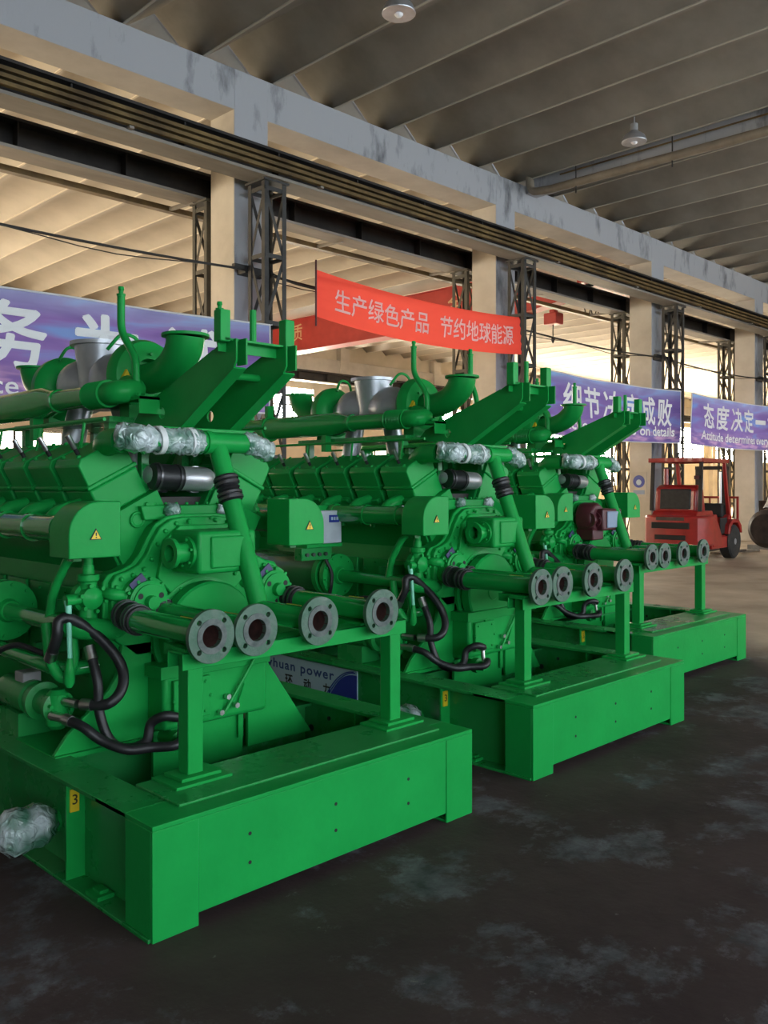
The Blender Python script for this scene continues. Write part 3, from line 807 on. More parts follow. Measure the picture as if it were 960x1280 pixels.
    for x in (.50, 1.22):
        m = MB().box(x - .055, x + .055, .98, 1.0, 1.06, 1.14); m.bolts((x, .98, 1.10), (0, -1, 0), .05, 4, .008, .01, math.pi/4); m.build('blank_cover', G, gear, bevel=.006)

    # V valley front plate and wrapped plugs
    vp = MB().prism([(.60, 1.43), (1.12, 1.43), (1.14, 1.50), (.58, 1.50)], 'y', 1.10, 1.2)
    for i in range(9): vp.tube([(.62 + .06*i, 1.14, 1.50), (.62 + .06*i, 1.14, 1.515)], .01, 6)
    vp.build('valley_plate', G, root, bevel=.006)
    for x in (.745, 1.06):
        b = MB().ball((x, 1.09, 1.475), .042, 1.15, .8, .95, 14)
        for v in b.bm.verts: v.co += V(random.uniform(-1, 1), random.uniform(-1, 1), random.uniform(-1, 1)) * .006
        b.build('wrapped_plug', 'wrap', root, angle=180)

    # ---------------- banks, cylinder heads
    for s in (-1, 1):
        th = R(27) * s   # tilt
        # frame: u across (outwards positive to the viewer's right), v along the cylinder axis
        ax = V(math.sin(th), 0, math.cos(th)); ac = V(math.cos(th), 0, -math.sin(th))
        T = Matrix(((ac.x, 0, ax.x, EX), (0, 1, 0, 0), (ac.z, 0, ax.z, .88), (0, 0, 0, 1)))
        MB().box(-.175, .175, 1.16, 3.06, .22, .70, T).build('cylinder_bank', G, root, bevel=.012)
        fc_ = MB().box(-.165, .165, 1.135, 1.165, .42, .70, T); o_ = T @ V(0, 1.135, .62)
        fc_.lathe(o_, (0, -1, 0), [(0, .042), (.012, .04), (.012, .03), (.006, .028)], 20)
        fc_.bolts(T @ V(0, 1.135, .56), (0, -1, 0), .13, 4, .012, .014, .6)
        fc_.build('bank_end_plate', G, root, bevel=.008)
        for k in range(6):
            y0 = 1.175 + .31 * k; y1 = y0 + .262
            hd = MB().box(-.135, .135, y0, y1, .70, .845, T)
            for uu in (-.145, .145): hd.box(uu - .022, uu + .022, y0 + .03, y1 - .03, .70, .78, T)
            h_ = hd.build('cylinder_head', G, root, bevel=.01)
            c_ = MB()
            pr = [(-.132, .85), (.132, .85), (.132, .975), (.105, 1.0), (-.105, 1.0), (-.132, .975)]
            c_.prism(pr, 'y', y0 + .004, y1 - .004, T)
            c_.box(-.142, .142, y0 - .006, y1 + .006, .846, .868, T)
            for uu in (-.09, .09):
                for yy in (y0 + .05, y1 - .05): c_.tube([T @ V(uu, yy, .99), T @ V(uu, yy, 1.012)], .013, 6)
            c_.build('rocker_cover', G, h_, bevel=.01)
            a = T @ V(.05 * s, (y0 + y1) / 2, 1.0); b = a + V(s * .055, .0, .09)
            MB().tube([a, a.lerp(b, .45)], .011, 10).build('plug_boot', 'rubber', h_)
            MB().tube([a.lerp(b, .3), b], .0135, 10).build('plug_cap', 'steel', h_)
            lk = MB(); q = T @ V(.165 * s, y0 + .08, .62)
            lk.tube(fillet([q, q + V(.05*s, 0, .03), q + V(.07*s, 0, -.05)], .02), .018, 10); lk.bolts(q + V(.03*s, 0, .02), (s, 0, .3), .03, 4, .008, .012)
            lk.build('fuel_inlet', G, h_)
        # wiring rail above the heads
        a = T @ V(-.05 * s, 1.1, 1.13)
        MB().tube([a, a + V(0, 2.0, 0)], .009, 8).build('wiring_rail', G, root)
        for k in range(4):
            q = a + V(0, .2 + .5 * k, 0); MB().tube([q, q + V(.02*s, 0, -.13)], .008, 6).build('rail_clip', G, root)

    # ---------------- manifolds along both flanks with end covers
    for s, xm in ((-1, .21), (1, 1.44)):
        mf = MB().tube([(xm, 1.02, 1.40), (xm, 3.1, 1.40)], .062, 22)
        for k in range(7): mf.lathe((xm, 1.14 + .31*k, 1.40), (0, 1, 0), [(0, .06), (0, .07), (.03, .07), (.03, .06)], 22, True)
        man = mf.build('inlet_manifold', 'green_gloss', root)
        for k in range(6):
            MB().tube(fillet([(xm, 1.31 + .31*k, 1.41), (xm - s*.05, 1.31 + .31*k, 1.47), (xm - s*.17, 1.31 + .31*k, 1.50)], .05), .038, 14).build('manifold_branch', G, man)
        prof = [(.095, 1.285), (.335, 1.285), (.335, 1.53), (.235, 1.53)]
        for i in range(1, 9):
            a = math.pi/2 + (math.pi/2) * i / 8; prof.append((.235 + .14*math.cos(a), 1.39 + .14*math.sin(a)))
        if s > 0: prof = [(1.62 - x, z) for x, z in prof]
        ec = MB().prism(prof, 'y', .84, 1.03).build('manifold_end_cover', G, root, bevel=.005)
        sticker_triangle(.215 if s < 0 else 1.42, .838, 1.385, .028, ec)
        MB().box(xm - .02, xm + .02, 1.0, 1.06, 1.26, 1.33).build('cover_bracket', GD, ec)
    # ---------------- crank damper wheel
    wh = MB().lathe((EX - .02, 1.02, .878), (0, -1, 0), [(0, .14), (.03, .27), (.05, .27), (.055, .235), (.07, .235), (.075, .255), (.135, .255), (.145, .245), (.145, .06), (.15, .055), (.15, .001)], 56)
    wheel = wh.build('damper_wheel', G, root)

    # ---------------- gas mixer / throttle box on the gear cover
    tb = MB().box(.67, 1.0, .74, .98, 1.185, 1.385).build('throttle_box', G, root, bevel=.018, seg=3)
    m = MB().box(.735, .965, .728, .745, 1.21, 1.36); m.build('cover_plate', G, tb, bevel=.01)
    m = MB().lathe((.675, .83, 1.285), (-1, 0, 0), [(0, .075), (.02, .075), (.02, .048), (.085, .048), (.085, .07), (.105, .07), (.105, .04), (.03, .04), (.03, .001), (0, .001)], 28)
    m.bolts((.655, .83, 1.285), (-1, 0, 0), .062, 6, .008, .012); m.build('throttle_port', G, tb)
    MB().cyl((1.0, .86, 1.285), (1.06, .86, 1.285), .03).build('side_knob', G, tb)

    # ---------------- water pumps left and right
    for s, xc in ((-1, .53), (1, 1.27)):
        pb = MB().lathe((xc, 1.02, 1.055), (0, -1, 0), [(0, .12), (.05, .12), (.055, .10), (.085, .10), (.09, .085), (.10, .085), (.10, .035), (.13, .03), (.13, .001)], 32)
        pb.bolts((xc, .96, 1.055), (0, -1, 0), .108, 10, .009, .016)
        pump = pb.build('water_pump', G, root)
        for a in range(3):
            t = a * 2.09 + .5; MB().lathe((xc + .062*math.cos(t), .922, 1.055 + .062*math.sin(t)), (0, -1, 0), [(0, .014), (.003, .014)], 12).build('face_slot', 'dark', pump)
        tg = MB().box(-.04, .04, -.004, .004, -.022, .022, Matrix.Translation((xc - .05 * 1, .953, 1.15)) @ Matrix.Rotation(R(-38), 4, 'Y'))
        tg.build('name_tag', 'tag', pump)
        MB().tube(fillet([(xc - .1, .99, 1.09), (xc - .16, .99, 1.10), (xc - .16, 1.15, 1.10)], .04), .028, 14).build('pump_outlet', G, pump)
        if s > 0:
            MB().tube(fillet([(xc, .92, 1.02), (xc + .05, .96, 1.02), (xc + .09, 1.02, 1.02)], .03), .05, 14).build('pump_inlet', G, pump)

    # ---------------- front-left valve with lever handle
    vb = MB(); c = V(.30, 1.08, 1.085)
    vb.lathe(c + V(0, .05, 0), (0, -1, 0), [(0, .055), (.01, .07), (.05, .07), (.06, .055), (.1, .05), (.11, .03), (.12, .001)], 24)
    vb.lathe(c + V(0, 0, -.13), (0, 0, 1), [(0, .03), (.03, .045), (.06, .04), (.2, .04), (.21, .05), (.235, .05), (.24, .028), (.28, .026)], 20)
    vb.tube([c + V(-.12, -.02, 0), c + V(.14, -.02, 0)], .024, 14); vb.bolts(c + V(0, -.05, 0), (0, -1, 0), .06, 6, .01, .014)
    vb.lathe(c + V(.10, -.02, 0), (1, 0, 0), [(0, .024), (0, .04), (.02, .04), (.02, .024)], 16, True)
    valve = vb.build('gas_valve', G, root)
    MB().tube(fillet([c + V(0, 0, .13), c + V(0, 0, .2), c + V(-.06, .06, .19), c + V(-.10, .14, .03), c + V(-.11, .16, -.1)], .06), .022, 12).build('bent_tube', G, valve)
    lv = MB().tube([c + V(-.115, -.04, 0), c + V(-.12, -.06, -.08), c + V(-.125, -.08, -.26)], [.017, .012, .011], 12).build('lever_handle', 'mint', valve)
    MB().tube([c + V(-.125, -.08, -.25), c + V(-.127, -.08, -.30), c + V(-.128, -.08, -.36), c + V(-.129, -.08, -.38)], [.012, .022, .024, .012], 12).build('lever_grip', G, lv)
    MB().cyl(c + V(-.13, -.05, 0), c + V(-.09, -.05, 0), .022).build('lever_pivot', G, valve)
    ub = MB().tube(fillet([(.13, 1.14, .98), (.13, 1.10, .80), (.17, 1.05, .72), (.22, 1.05, .80), (.23, 1.1, .95)], .08), .024, 12); ub.build('return_tube', G, root)

    # ---------------- oil cooler along the left flank, pipes forward
    oc = MB().lathe((.20, 1.86, .97), (0, 1, 0), [(0, .125), (.06, .135), (.9, .135), (.95, .11), (1.0, .02)], 32).build('oil_cooler', 'brownoil', root)
    dk = MB().lathe((.20, 1.70, .97), (0, 1, 0), [(0, .05), (.03, .06), (.035, .15), (.075, .15), (.08, .125), (.11, .12), (.115, .15), (.16, .15)], 32)
    dk.bolts((.20, 1.735, .97), (0, -1, 0), .13, 10, .01, .012); dk.build('cooler_flange', G, oc)
    MB().tube([(.205, 1.04, .965), (.20, 1.72, .97)], .042, 18).build('cooler_pipe', 'green_gloss', oc)
    MB().tube(fillet([(.205, 1.08, .965), (.26, 1.03, .95), (.42, 1.03, .93), (.50, 1.1, .93)], .06), .05, 18).build('cooler_elbow', G, oc)
    lp = MB().tube(fillet([(.16, 2.6, .80), (.16, 1.24, .78), (.20, 1.12, .76), (.36, 1.12, .76)], .06), .034, 16).build('lower_oil_pipe', 'green_gloss', root)
    for z, y in ((1.02, 1.35), (.80, 1.5)):
        MB().box(.24, .50, y, y + .03, z - .03, z + .03).build('pipe_clip', GD, root)
    MB().tube(catmull([(.02, 1.5, .80), (.08, 1.35, .86), (.15, 1.2, .83)], 6), .014, 8).build('sensor_cable', 'rubber', root)
    # exhaust-side filter drums under the left manifold
    for k in range(3):
        MB().lathe((.33, 2.35 + .27*k, .66), (0, 0, 1), [(0, .08), (.02, .095), (.3, .095), (.33, .07), (.36, .05)], 24).build('oil_filter', GD, root)

    # ---------------- pre-lube pump motor on the left rail
    mt = MB().lathe((.20, 1.72, .585), (0, -1, 0), [(0, .05), (.01, .075), (.06, .08), (.3, .08), (.31, .07), (.36, .07), (.37, .09), (.40, .09), (.405, .06), (.52, .055), (.53, .075), (.56, .075), (.57, .03)], 26)
    mt.box(.12, .28, 1.42, 1.66, .41, .52); motor = mt.build('lube_pump_motor', GD, root)
    MB().box(.16, .25, 1.46, 1.56, .64, .70).build('terminal_box', 'grey', motor, bevel=.006)
    m = MB().lathe((.20, 1.18, .585), (0, 0, 1), [(-.1, .03), (-.08, .05), (.06, .05), (.08, .03)], 16); m.bolts((.20, 1.15, .585), (0, -1, 0), .05, 6, .01, .02)
    m.build('pump_head', G, motor)
    for z, x in ((.615, .21), (.56, .15)):
        MB().tube([(x, 1.13, z), (x + .02, 1.04, z)], .02, 10).build('hose_fitting', 'steel', motor)

    # ---------------- engine mounts, sump
    for s in (-1, 1):
        poly = [(.10, .41), (.22, .41), (.58, .41), (.58, .86), (.43, .86), (.40, .72), (.36, .66), (.16, .49)]
        q = poly if s < 0 else [(1.14, .24), (1.57, .24), (1.23, .72), (1.21, .86), (1.14, .86)]
        em = MB().prism(q, 'y', 1.0, 1.025)
        x0 = .44 if s < 0 else 1.17
        em.box(x0, x0 + .02, 1.025, 1.35, .41, .86)
        mnt = em.build('engine_mount', G, root, bevel=.004)
        if s < 0: MB().box(.10, .52, .98, 1.4, .395, .415).build('mount_foot', G, mnt)
        MB().cyl((.47 if s < 0 else 1.19, 1.05, .86), (.47 if s < 0 else 1.19, 1.05, .93), .04).build('mount_bush', G, mnt)
    su = MB().prism([(.86, .46), (.86, .73), (2.95, .73), (2.95, .36), (1.5, .36)], 'x', .56, 1.16)
    sump = su.build('oil_sump', G, root, bevel=.02, seg=3)
    fp = MB().box(.60, .80, .835, .862, .50, .69); fp.bolts((.70, .84, .595), (0, -1, 0), .10, 8, .009, .012); fp.build('sump_door', G, sump, bevel=.025, seg=3)
    fr_ = MB().box(.54, 1.17, .85, 1.0, .70, .76); fr_.build('sump_flange', G, sump, bevel=.004)
    MB().box(1.08, 1.11, 1.0, 1.01, .30, .44).box(.60, 1.12, 1.02, 1.04, .2, .42).build('mount_web', G, sump)
    MB().tube([(.88, .84, .49), (1.06, .83, .74)], .009, 8).tube([(.97, .85, .52), (1.0, .84, .62)], .006, 6).build('dipstick', G, sump)
    for bx_, bz_ in ((.86, .50), (.90, .57), (.95, .52)): MB().tube([(bx_, .85, bz_), (bx_, .825, bz_)], .014, 6).build('sump_bolt', 'steel', sump)
    MB().lathe((.62, .86, .41), (0, -1, 0), [(-.1, .035), (.0, .035), (.0, .05), (.04, .05), (.045, .03), (.09, .03)], 18).build('drain_valve', G, sump)

    # ---------------- hoses
    def hose(pts, r=.022, ends=(0, 0)):
        pts = [(p[0], p[1] - (.07 if 0 < i < len(pts) - 1 and p[1] > .8 else 0), p[2]) for i, p in enumerate(pts)]
        h_ = MB().tube(catmull(pts, 8), r, 12).build('hydraulic_hose', 'rubber', root)
        P = catmull(pts, 8)
        if ends[0]: MB().tube(P[0:4], r * 1.15, 12).build('hose_ferrule', 'steel', h_)
        if ends[1]: MB().tube(P[-4:], r * 1.15, 12).build('hose_ferrule', 'steel', h_)
    hose([(.13, 1.10, .82), (.13, 1.10, .93), (.14, 1.1, 1.0), (.20, 1.09, 1.0), (.31, 1.06, .91), (.39, 1.02, .79), (.38, .98, .69), (.31, .98, .625), (.24, 1.02, .615)], .024, (1, 1))
    hose([(.28, 1.03, .87), (.285, 1.03, .72), (.29, 1.02, .58), (.32, .98, .46), (.38, .94, .42), (.44, .88, .45), (.46, .80, .53), (.50, .75, .565), (.56, .74, .55), (.62, .80, .53)], .022, (1, 1))
    hose([(.17, 1.04, .56), (.20, 1.0, .54), (.26, .94, .48), (.34, .86, .44), (.44, .76, .435), (.52, .70, .44), (.58, .72, .46), (.62, .78, .43)], .022, (1, 0))
    MB().tube([(.60, .78, .54), (.585, .76, .47), (.58, .74, .43)], .013, 10).build('hose_valve_stem', 'steel', root)

    # ---------------- turbochargers
    tz = 2.19; ty = 2.09; tx = .885
    ex = MB().lathe((tx, ty, 2.10), (0, 0, 1), [(-.06, .10), (.02, .125), (.08, .122), (.16, .132), (.29, .150), (.31, .152), (.31, .178), (.332, .178), (.332, .148), (.2, .12), (.1, .1)], 36)
    exo = ex.build('exhaust_outlet', 'silver', root)
    for s in (-1, 1):
        tu = MB().lathe((tx, ty + s*.05, tz), (0, s, 0), [(0, .11), (.08, .15), (.14, .165), (.20, .16), (.27, .12), (.31, .085), (.40, .08)], 32)
        tu.build('turbine_housing', 'silver', root)
        cs = MB().lathe((tx, ty + s*.38, tz), (0, s, 0), [(0, .07), (.01, .13), (.03, .175), (.07, .205), (.12, .205), (.155, .19), (.17, .15), (.175, .095), (.10, .09), (.10, .001)], 40)
        sc = cs.build('compressor_housing', G, root)
        bp_ = MB().bolts((tx, ty + s*.555, tz), (0, s, 0), .12, 8, .009, .014).build('housing_bolts', G, sc)
        y0 = ty + s*.56; y1 = ty + s*.90
        pth = [(tx, y0 - s*.1, tz - .01), (tx, y0 - s*.02, tz - .01)]; rad = [.08, .082]; ya = y0 + s*.03
        for q in range(11):
            a = math.pi/2 * q / 10; pth.append((tx, ya + (y1 - ya) * math.sin(a), tz - .01 + .185 * (1 - math.cos(a)))); rad.append(.083 + .016 * q / 10)
        el = MB().tube(pth, rad, 26)
        el.lathe((tx, y1, 2.362), (0, 0, 1), [(0, .09), (0, .122), (.014, .122), (.014, .09)], 36, True)
        eb = el.build('intake_elbow', G, root)
        MB().lathe((tx, y1, 2.374), (0, 0, 1), [(0, .088), (.001, .088)], 28).build('elbow_mouth', 'dark', eb)
        if s < 0:
            sticker = MB().prism([(tx - .17, tz - .02), (tx - .125, tz - .02), (tx - .148, tz + .025)], 'y', ty + s*.57, ty + s*.52).build('warning_sticker', 'yellow', sc)
        rp = MB().tube(fillet([(tx - .12, ty + s*.3, tz + .16), (tx - .05, ty + s*.33, tz + .26), (tx + .05, ty + s*.33, tz + .24), (tx + .1, ty + s*.35, tz + .1)], .06), .01, 8); rp.build('oil_feed_tube', G, root)
        MB().tube(fillet([(tx - .05*s, ty + s*.14, tz - .1), (tx - .1*s, ty + s*.14, 1.9), (tx - .1*s, ty + s*.2, 1.66)], .1), .07, 20).build('exhaust_riser', 'silver', root)
    MB().box(tx - .26, tx + .26, 1.5, 2.7, 1.93, 1.96).build('turbo_deck', GD, root)
    for x in (tx - .22, tx + .22):
        for y in (1.56, 2.6): MB().box(x - .025, x + .025, y - .025, y + .025, 1.48, 1.93).build('deck_leg', GD, root)
    for y in (1.6, 2.58): MB().box(tx - .12, tx + .12, y - .05, y + .05, 1.96, 2.03).build('turbo_foot', G, root)
    # exhaust manifolds in the valley
    for x in (.73, .99):
        em = MB().tube([(x, 1.24, 1.63), (x, 3.0, 1.63)], .06, 20)
        for k in range(6): em.lathe((x, 1.26 + .31*k, 1.63), (0, 1, 0), [(0, .06), (0, .072), (.03, .072), (.03, .06)], 20, True)
        em.build('exhaust_manifold', 'silver', root)
    MB().tube(fillet([(.99, 1.3, 1.63), (.99, 1.14, 1.63), (.80, 1.12, 1.635)], .07), .062, 20).build('manifold_elbow', 'silver', root)
    MB().tube(fillet([(.70, 1.3, 1.65), (.70, 1.15, 1.65), (.76, 1.13, 1.64)], .05), .055, 20).build('manifold_elbow', 'silver', root)
    coup = MB().tube([(.81, 1.12, 1.635), (.66, 1.135, 1.645)], .064, 20).build('valley_sleeve', 'rubber', root)
    for u in (.15, .85): MB().lathe(V(.81, 1.12, 1.635).lerp(V(.66, 1.135, 1.645), u), (-1, .06, .06), [(-.006, .06), (-.006, .07), (.006, .07), (.006, .06)], 20, True).build('hose_clamp', 'clamp', coup)
    MB().box(.58, 1.14, 1.22, 3.0, 1.50, 1.54).build('valley_floor', 'craneblack', root)

    # ---------------- charge air pipe, upper left
    cp = MB(); x = .60; z = 2.07
    cp.tube([(x, 1.62, z), (x, 2.06, z), (x, 2.20, z), (x, 3.62, z)], [.056, .056, .088, .088], 26)
    cp.lathe((x, 2.02, z), (0, 1, 0), [(0, .055), (0, .066), (.03, .066), (.03, .055)], 26, True)
    cp.lathe((x, 3.02, z), (0, 1, 0), [(0, .085), (0, .105), (.04, .105), (.04, .085)], 26, True)
    air = cp.build('charge_air_pipe', 'green_gloss', root)
    bel = MB(); P = []; rr = []
    for i in range(25): P.append((x, 1.46 + .0075*i, z)); rr.append(.062 + .010*math.cos(i*math.pi/2))
    bel.tube(P, rr, 26); bel.build('bellows', G, air)
    MB().tube(fillet([(x, 1.48, z), (x, 1.37, z), (x + .11, 1.37, z + .02), (x + .13, 1.5, z + .05)], .08), .06, 20).build('scroll_elbow', G, air)
    MB().tube(fillet([(x, 3.55, z), (x, 3.78, z), (x, 3.78, 1.7)], .14, 8), .088, 22).build('rear_elbow', 'green_gloss', air)
    for y in (2.3, 3.1): MB().box(x - .03, x + .03, y, y + .05, 1.86, 2.0).build('pipe_support', G, air)
    MB().box(x - .03, x + .03, 3.03, 3.07, 2.15, 2.26).build('lifting_eye', G, air)

    # ---------------- cantilever arms over the front, carrier posts, sensor rods
    def rounded(y, z, s): return [(y - s, z - s*.6), (y - s*.6, z - s), (y + s*.6, z - s), (y + s, z - s*.6), (y + s, z + s*.6), (y + s*.6, z + s), (y - s*.6, z + s), (y - s, z + s*.6)]
    for x in (.77, 1.06):
        outer = [(1.50, 1.93), (1.08, 1.87), (.60, 2.14), (.58, 2.17), (.58, 2.27), (.69, 2.27), (.76, 2.235), (1.44, 1.99)]
        mm = Matrix(((0,0,1,x),(1,0,0,0),(0,1,0,0),(0,0,0,1)))
        ar = holed('support_arm', outer, [(1.22, 1.965, .03)], .01, mm, G, root)
        e = MB()
        for a, b in (((1.08, 1.87), (.60, 2.14)), ((.58, 2.15), (.58, 2.27))):
            e.bar((x + .03, a[0], a[1]), (x + .03, b[0], b[1]), .07, .009, (1, 0, 0) if False else (0, 0, 1))
        e.bar((x + .02, .76, 2.235), (x + .02, 1.44, 1.99), .05, .008)
        e.build('arm_flange', G, ar)
        tb_ = MB().box(x - .075, x - .02, .60, .655, 2.255, 2.40) if x < 1 else MB().box(x + .01, x + .065, .60, .655, 2.255, 2.40)
        tb_.build('arm_post', G, ar, bevel=.004)
    MB().box(.72, 1.12, .60, .66, 2.262, 2.272).box(.72, 1.12, .655, .662, 2.215, 2.272).build('arm_crossbar', G, root)
    MB().tube([(.77, .80, 2.13), (1.06, .80, 2.13)], .018, 12).build('arm_tie', G, root)
    MB().tube([(.92, .66, 2.28), (.92, .66, 2.43)], .016, 10).build('pin', G, root)
    MB().box(.62, 1.2, 1.02, 1.54, 1.865, 1.885).build('arm_base', G, root, bevel=.004)
    for xx in (.66, 1.14):
        for yy in (1.22, 1.5): MB().box(xx - .02, xx + .02, yy - .02, yy + .02, 1.49, 1.87).build('arm_leg', GD, root)
    for x0, kink in ((.70, .10), (1.26, .05)):
        br = MB().box(x0 - .05, x0 + .10, 1.24, 1.42, 2.03, 2.05).box(x0 - .05, x0 + .10, 1.24, 1.25, 1.96, 2.05).build('rod_bracket', G, root, bevel=.003)
        if x0 > 1: MB().box(x0 - .02, x0 + .02, 1.36, 1.4, 1.76, 2.03).box(x0-.12, x0+.02, 1.36, 1.4, 1.76, 1.79).build('bracket_leg', G, br)
        rd = MB().tube(fillet([(x0, 1.36, 2.05), (x0, 1.36, 2.25), (x0 - kink*.3, 1.36 + kink, 2.40), (x0 - kink*.3, 1.36 + kink, 2.58)], .05), .02, 14)
        rd.lathe((x0 - kink*.3, 1.36 + kink, 2.58), (0, 0, 1), [(0, .022), (.012, .024), (.012, .012), (.03, .012), (.032, .016), (.05, .014)], 14)
        rd.build('sensor_rod', G, root)
        for q in (-.03, .07): MB().cyl((x0 + q, 1.28, 2.05), (x0 + q, 1.28, 2.065), .012, seg=6).build('bracket_bolt', G, br)

    # ---------------- flywheel housing and alternator
    MB().lathe((EX, 3.06, .92), (0, 1, 0), [(0, .5), (.04, .52), (.25, .52), (.3, .46), (.42, .46)], 48).build('flywheel_housing', G, root)
    al = MB().lathe((EX, 3.46, .95), (0, 1, 0), [(0, .40), (.03, .47), (.95, .47), (1.0, .42), (1.2, .38), (1.25, .2)], 48)
    al.box(.45, 1.27, 3.6, 4.4, .40, .62); alt = al.build('alternator', GD, root)
    MB().box(.55, 1.17, 3.6, 4.35, 1.38, 1.72).build('terminal_box', GD, alt, bevel=.01)
    return root

def add_panel_and_control_box(root):
    G, GD = 'green', 'green_dull'
    # name panel on the outer web
    pn = MB().box(.066, .078, 1.46, 2.50, .07, .365).build('name_panel', 'panelwhite', root, bevel=.002)
    poly = [(1.46, .07), (1.46, .335)]
    for i in range(9): u = i / 8; poly.append((1.5 + .28 * u, .335 - .02 * u - .245 * u ** 2.2))
    MB().prism(poly, 'x', .063, .0665).build('blue_field', 'blue', pn)
    for q in (.03, .06):
        sw = MB(); sw.tube([(.065, 1.46 + q*.5 + (.31) * u, .345 + q*.2 - .02 * u - .23 * u ** 2.2) for u in [i / 10 for i in range(11)]], .004, 5)
        sw.build('swoosh_line', 'blue', pn)
    text_mesh('lettering', 'lvhuan power', 'navy', face_mx(.0655, 2.07, .292), width=.76, height=.085, bold=.02, depth=.001, parent=pn, spacing=1.15)
    for i, ch in enumerate('绿环动力'):
        text_mesh('character', ch, 'black', face_mx(.0655, 2.38 - .205 * i, .198), height=.075, bold=.03, depth=.001, parent=pn)
    cbx = MB().box(.01, .195, 1.70, 1.82, 1.20, 1.425).build('control_box', 'cabinet', root, bevel=.008)
    cbx['label'] = 'pale grey control box with blue display'
    MB().box(.075, .165, 1.692, 1.701, 1.345, 1.395).build('display', 'blue', cbx, bevel=.002)
    for i in range(3): MB().box(.088 + .024*i, .103 + .024*i, 1.689, 1.693, 1.36, 1.382).build('display_mark', 'panelwhite', cbx)
    MB().box(-.02, .27, 1.82, 1.845, 1.165, 1.46).box(-.12, .2, 1.70, 1.83, 1.175, 1.20).build('box_bracket', G, cbx, bevel=.004)
    jb = MB().box(-.15, .12, 1.72, 1.80, 1.09, 1.175).build('junction_box', GD, root, bevel=.004)
    for i in range(4): MB().tube([(-.11 + .055*i, 1.70, 1.13), (-.11 + .055*i, 1.725, 1.13)], .013, 8).build('cable_gland', 'clamp', jb)
    MB().tube(catmull([(.08, 1.74, 1.09), (.10, 1.70, 1.0), (.09, 1.69, .92), (.10, 1.72, .84)], 6), .012, 8).build('control_cable', 'rubber', root)

SETS = [((1.595, 2.735), 'nearest of the three green gas generator sets, its frame at the lower left'),
        ((3.93, 2.79), 'middle one of the three green gas generator sets, right of the nearest one'),
        ((6.38, 3.39), 'farthest of the three green gas generator sets, with a maroon throttle unit on its front')]
g0 = make_genset(); gens = [g0, copy_tree(g0), copy_tree(g0)]
for g, ((gx, gy), la) in zip(gens, SETS):
    g.location = (gx, gy, 0); tag(g, la, 'generator', 'green gas generator sets')
add_panel_and_control_box(gens[1])
FRAME = ('side_rail', 'front_crossmember', 'crossmember', 'rear_crossmember', 'support_post', 'support_beam', 'saddle_plate', 'flanged_pipe', 'name_panel')
for g, dy in ((gens[1], .05), (gens[2], .11)):
    for ch in g.children:
        if ch.name.split('.')[0] not in FRAME: ch.location.y += dy
# the farthest set carries a maroon throttle unit with a blue grey cover
def recolour(o, mname):
    o.data = o.data.copy(); o.data.materials.clear(); o.data.materials.append(M[mname])
for ch in gens[2].children:
    if ch.name.startswith('throttle_box'):
        recolour(ch, 'maroon'); ch['label'] = 'maroon throttle box'
        for c2 in ch.children:
            recolour(c2, 'bluegrey' if c2.name.startswith('cover_plate') else 'maroon')
            if c2.name.startswith('cover_plate'): c2['label'] = 'blue grey cover plate'
        m = MB().box(.60, .78, .80, .98, 1.10, 1.20).lathe((.69, .80, 1.30), (0, 1, 0), [(0, .12), (.03, .14), (.16, .14)], 24)
        m.build('throttle_body', 'maroon', ch, bevel=.01)

# ================================================================== FORKLIFT (front towards +x of its own frame)
fk = thing('forklift', 'red forklift truck parked in front of the third concrete column', 'forklift', (18.33, 8.78, 0), R(4))
def pocket(b): return b
cw_ = MB()
pl = [(-1.28, -.30), (-1.20, -.50), (-1.02, -.60), (-.55, -.60), (-.55, .60), (-1.02, .60), (-1.20, .50), (-1.28, .30)]
cw_.prism([(a, b * 1.1) for a, b in pl], 'z', .34, .97); cwt = cw_.build('counterweight', 'red', fk, bevel=.05, seg=3)
for z0, z1, wd in ((.70, .83, .40), (.47, .57, .33)):
    MB().box(-1.292, -1.25, -wd, wd, z0, z1).build('grille_slot', 'dark', cwt, bevel=.01)
MB().box(-1.286, -1.27, -.30, .30, .87, .94).build('name_strip', 'rustplate', cwt)
for y0, y1 in ((-.61, -.555), (.555, .61)):
    MB().prism([(-1.1, .95), (-.5, .95), (-.2, .8), (.0, .52), (.0, .3), (-.5, .3), (-.54, .5), (-.66, .62), (-.88, .66), (-1.1, .6)], 'y', y0, y1).build('side_panel', 'red', cwt, bevel=.02)
bd = MB().prism([(-.56, .34), (-.56, .98), (-.15, .98), (.0, .52), (.42, .52), (.55, .95), (.72, .95), (.78, .34)], 'y', -.56, .56)
body = bd.build('chassis', 'red', fk, bevel=.02)
MB().prism([(-1.1, .98), (-1.0, 1.06), (-.2, 1.06), (-.12, .94), (-1.1, .94)], 'y', -.48, .48).build('engine_hood', 'red', fk, bevel=.02)
for y in (-.60, .54): MB().box(-.56, .40, y, y + .06, .26, .50).build('side_step', 'red', body, bevel=.01)
MB().box(-.15, .45, -.5, .5, .5, .54).build('floor_plate', 'dark', body)
for y0, y1 in ((-.57, -.555), (.555, .57)): MB().box(.0, .4, y0, y1, .56, .9).build('door_opening', 'dark', body)
st = MB().box(-.78, -.25, -.26, .26, 1.16, 1.30).build('seat', 'rubber', fk, bevel=.03)
MB().prism([(-1.02, 1.02), (-.50, 1.02), (-.62, 1.55), (-.80, 1.62), (-.98, 1.54)], 'y', -.46, .46).build('seat_backrest', 'red', st, bevel=.07, seg=4)
MB().prism([(-1.04, 1.10), (-.97, 1.10), (-.94, 1.52), (-1.0, 1.52)], 'y', -.33, .33).build('back_pad', 'rubber', st, bevel=.02)
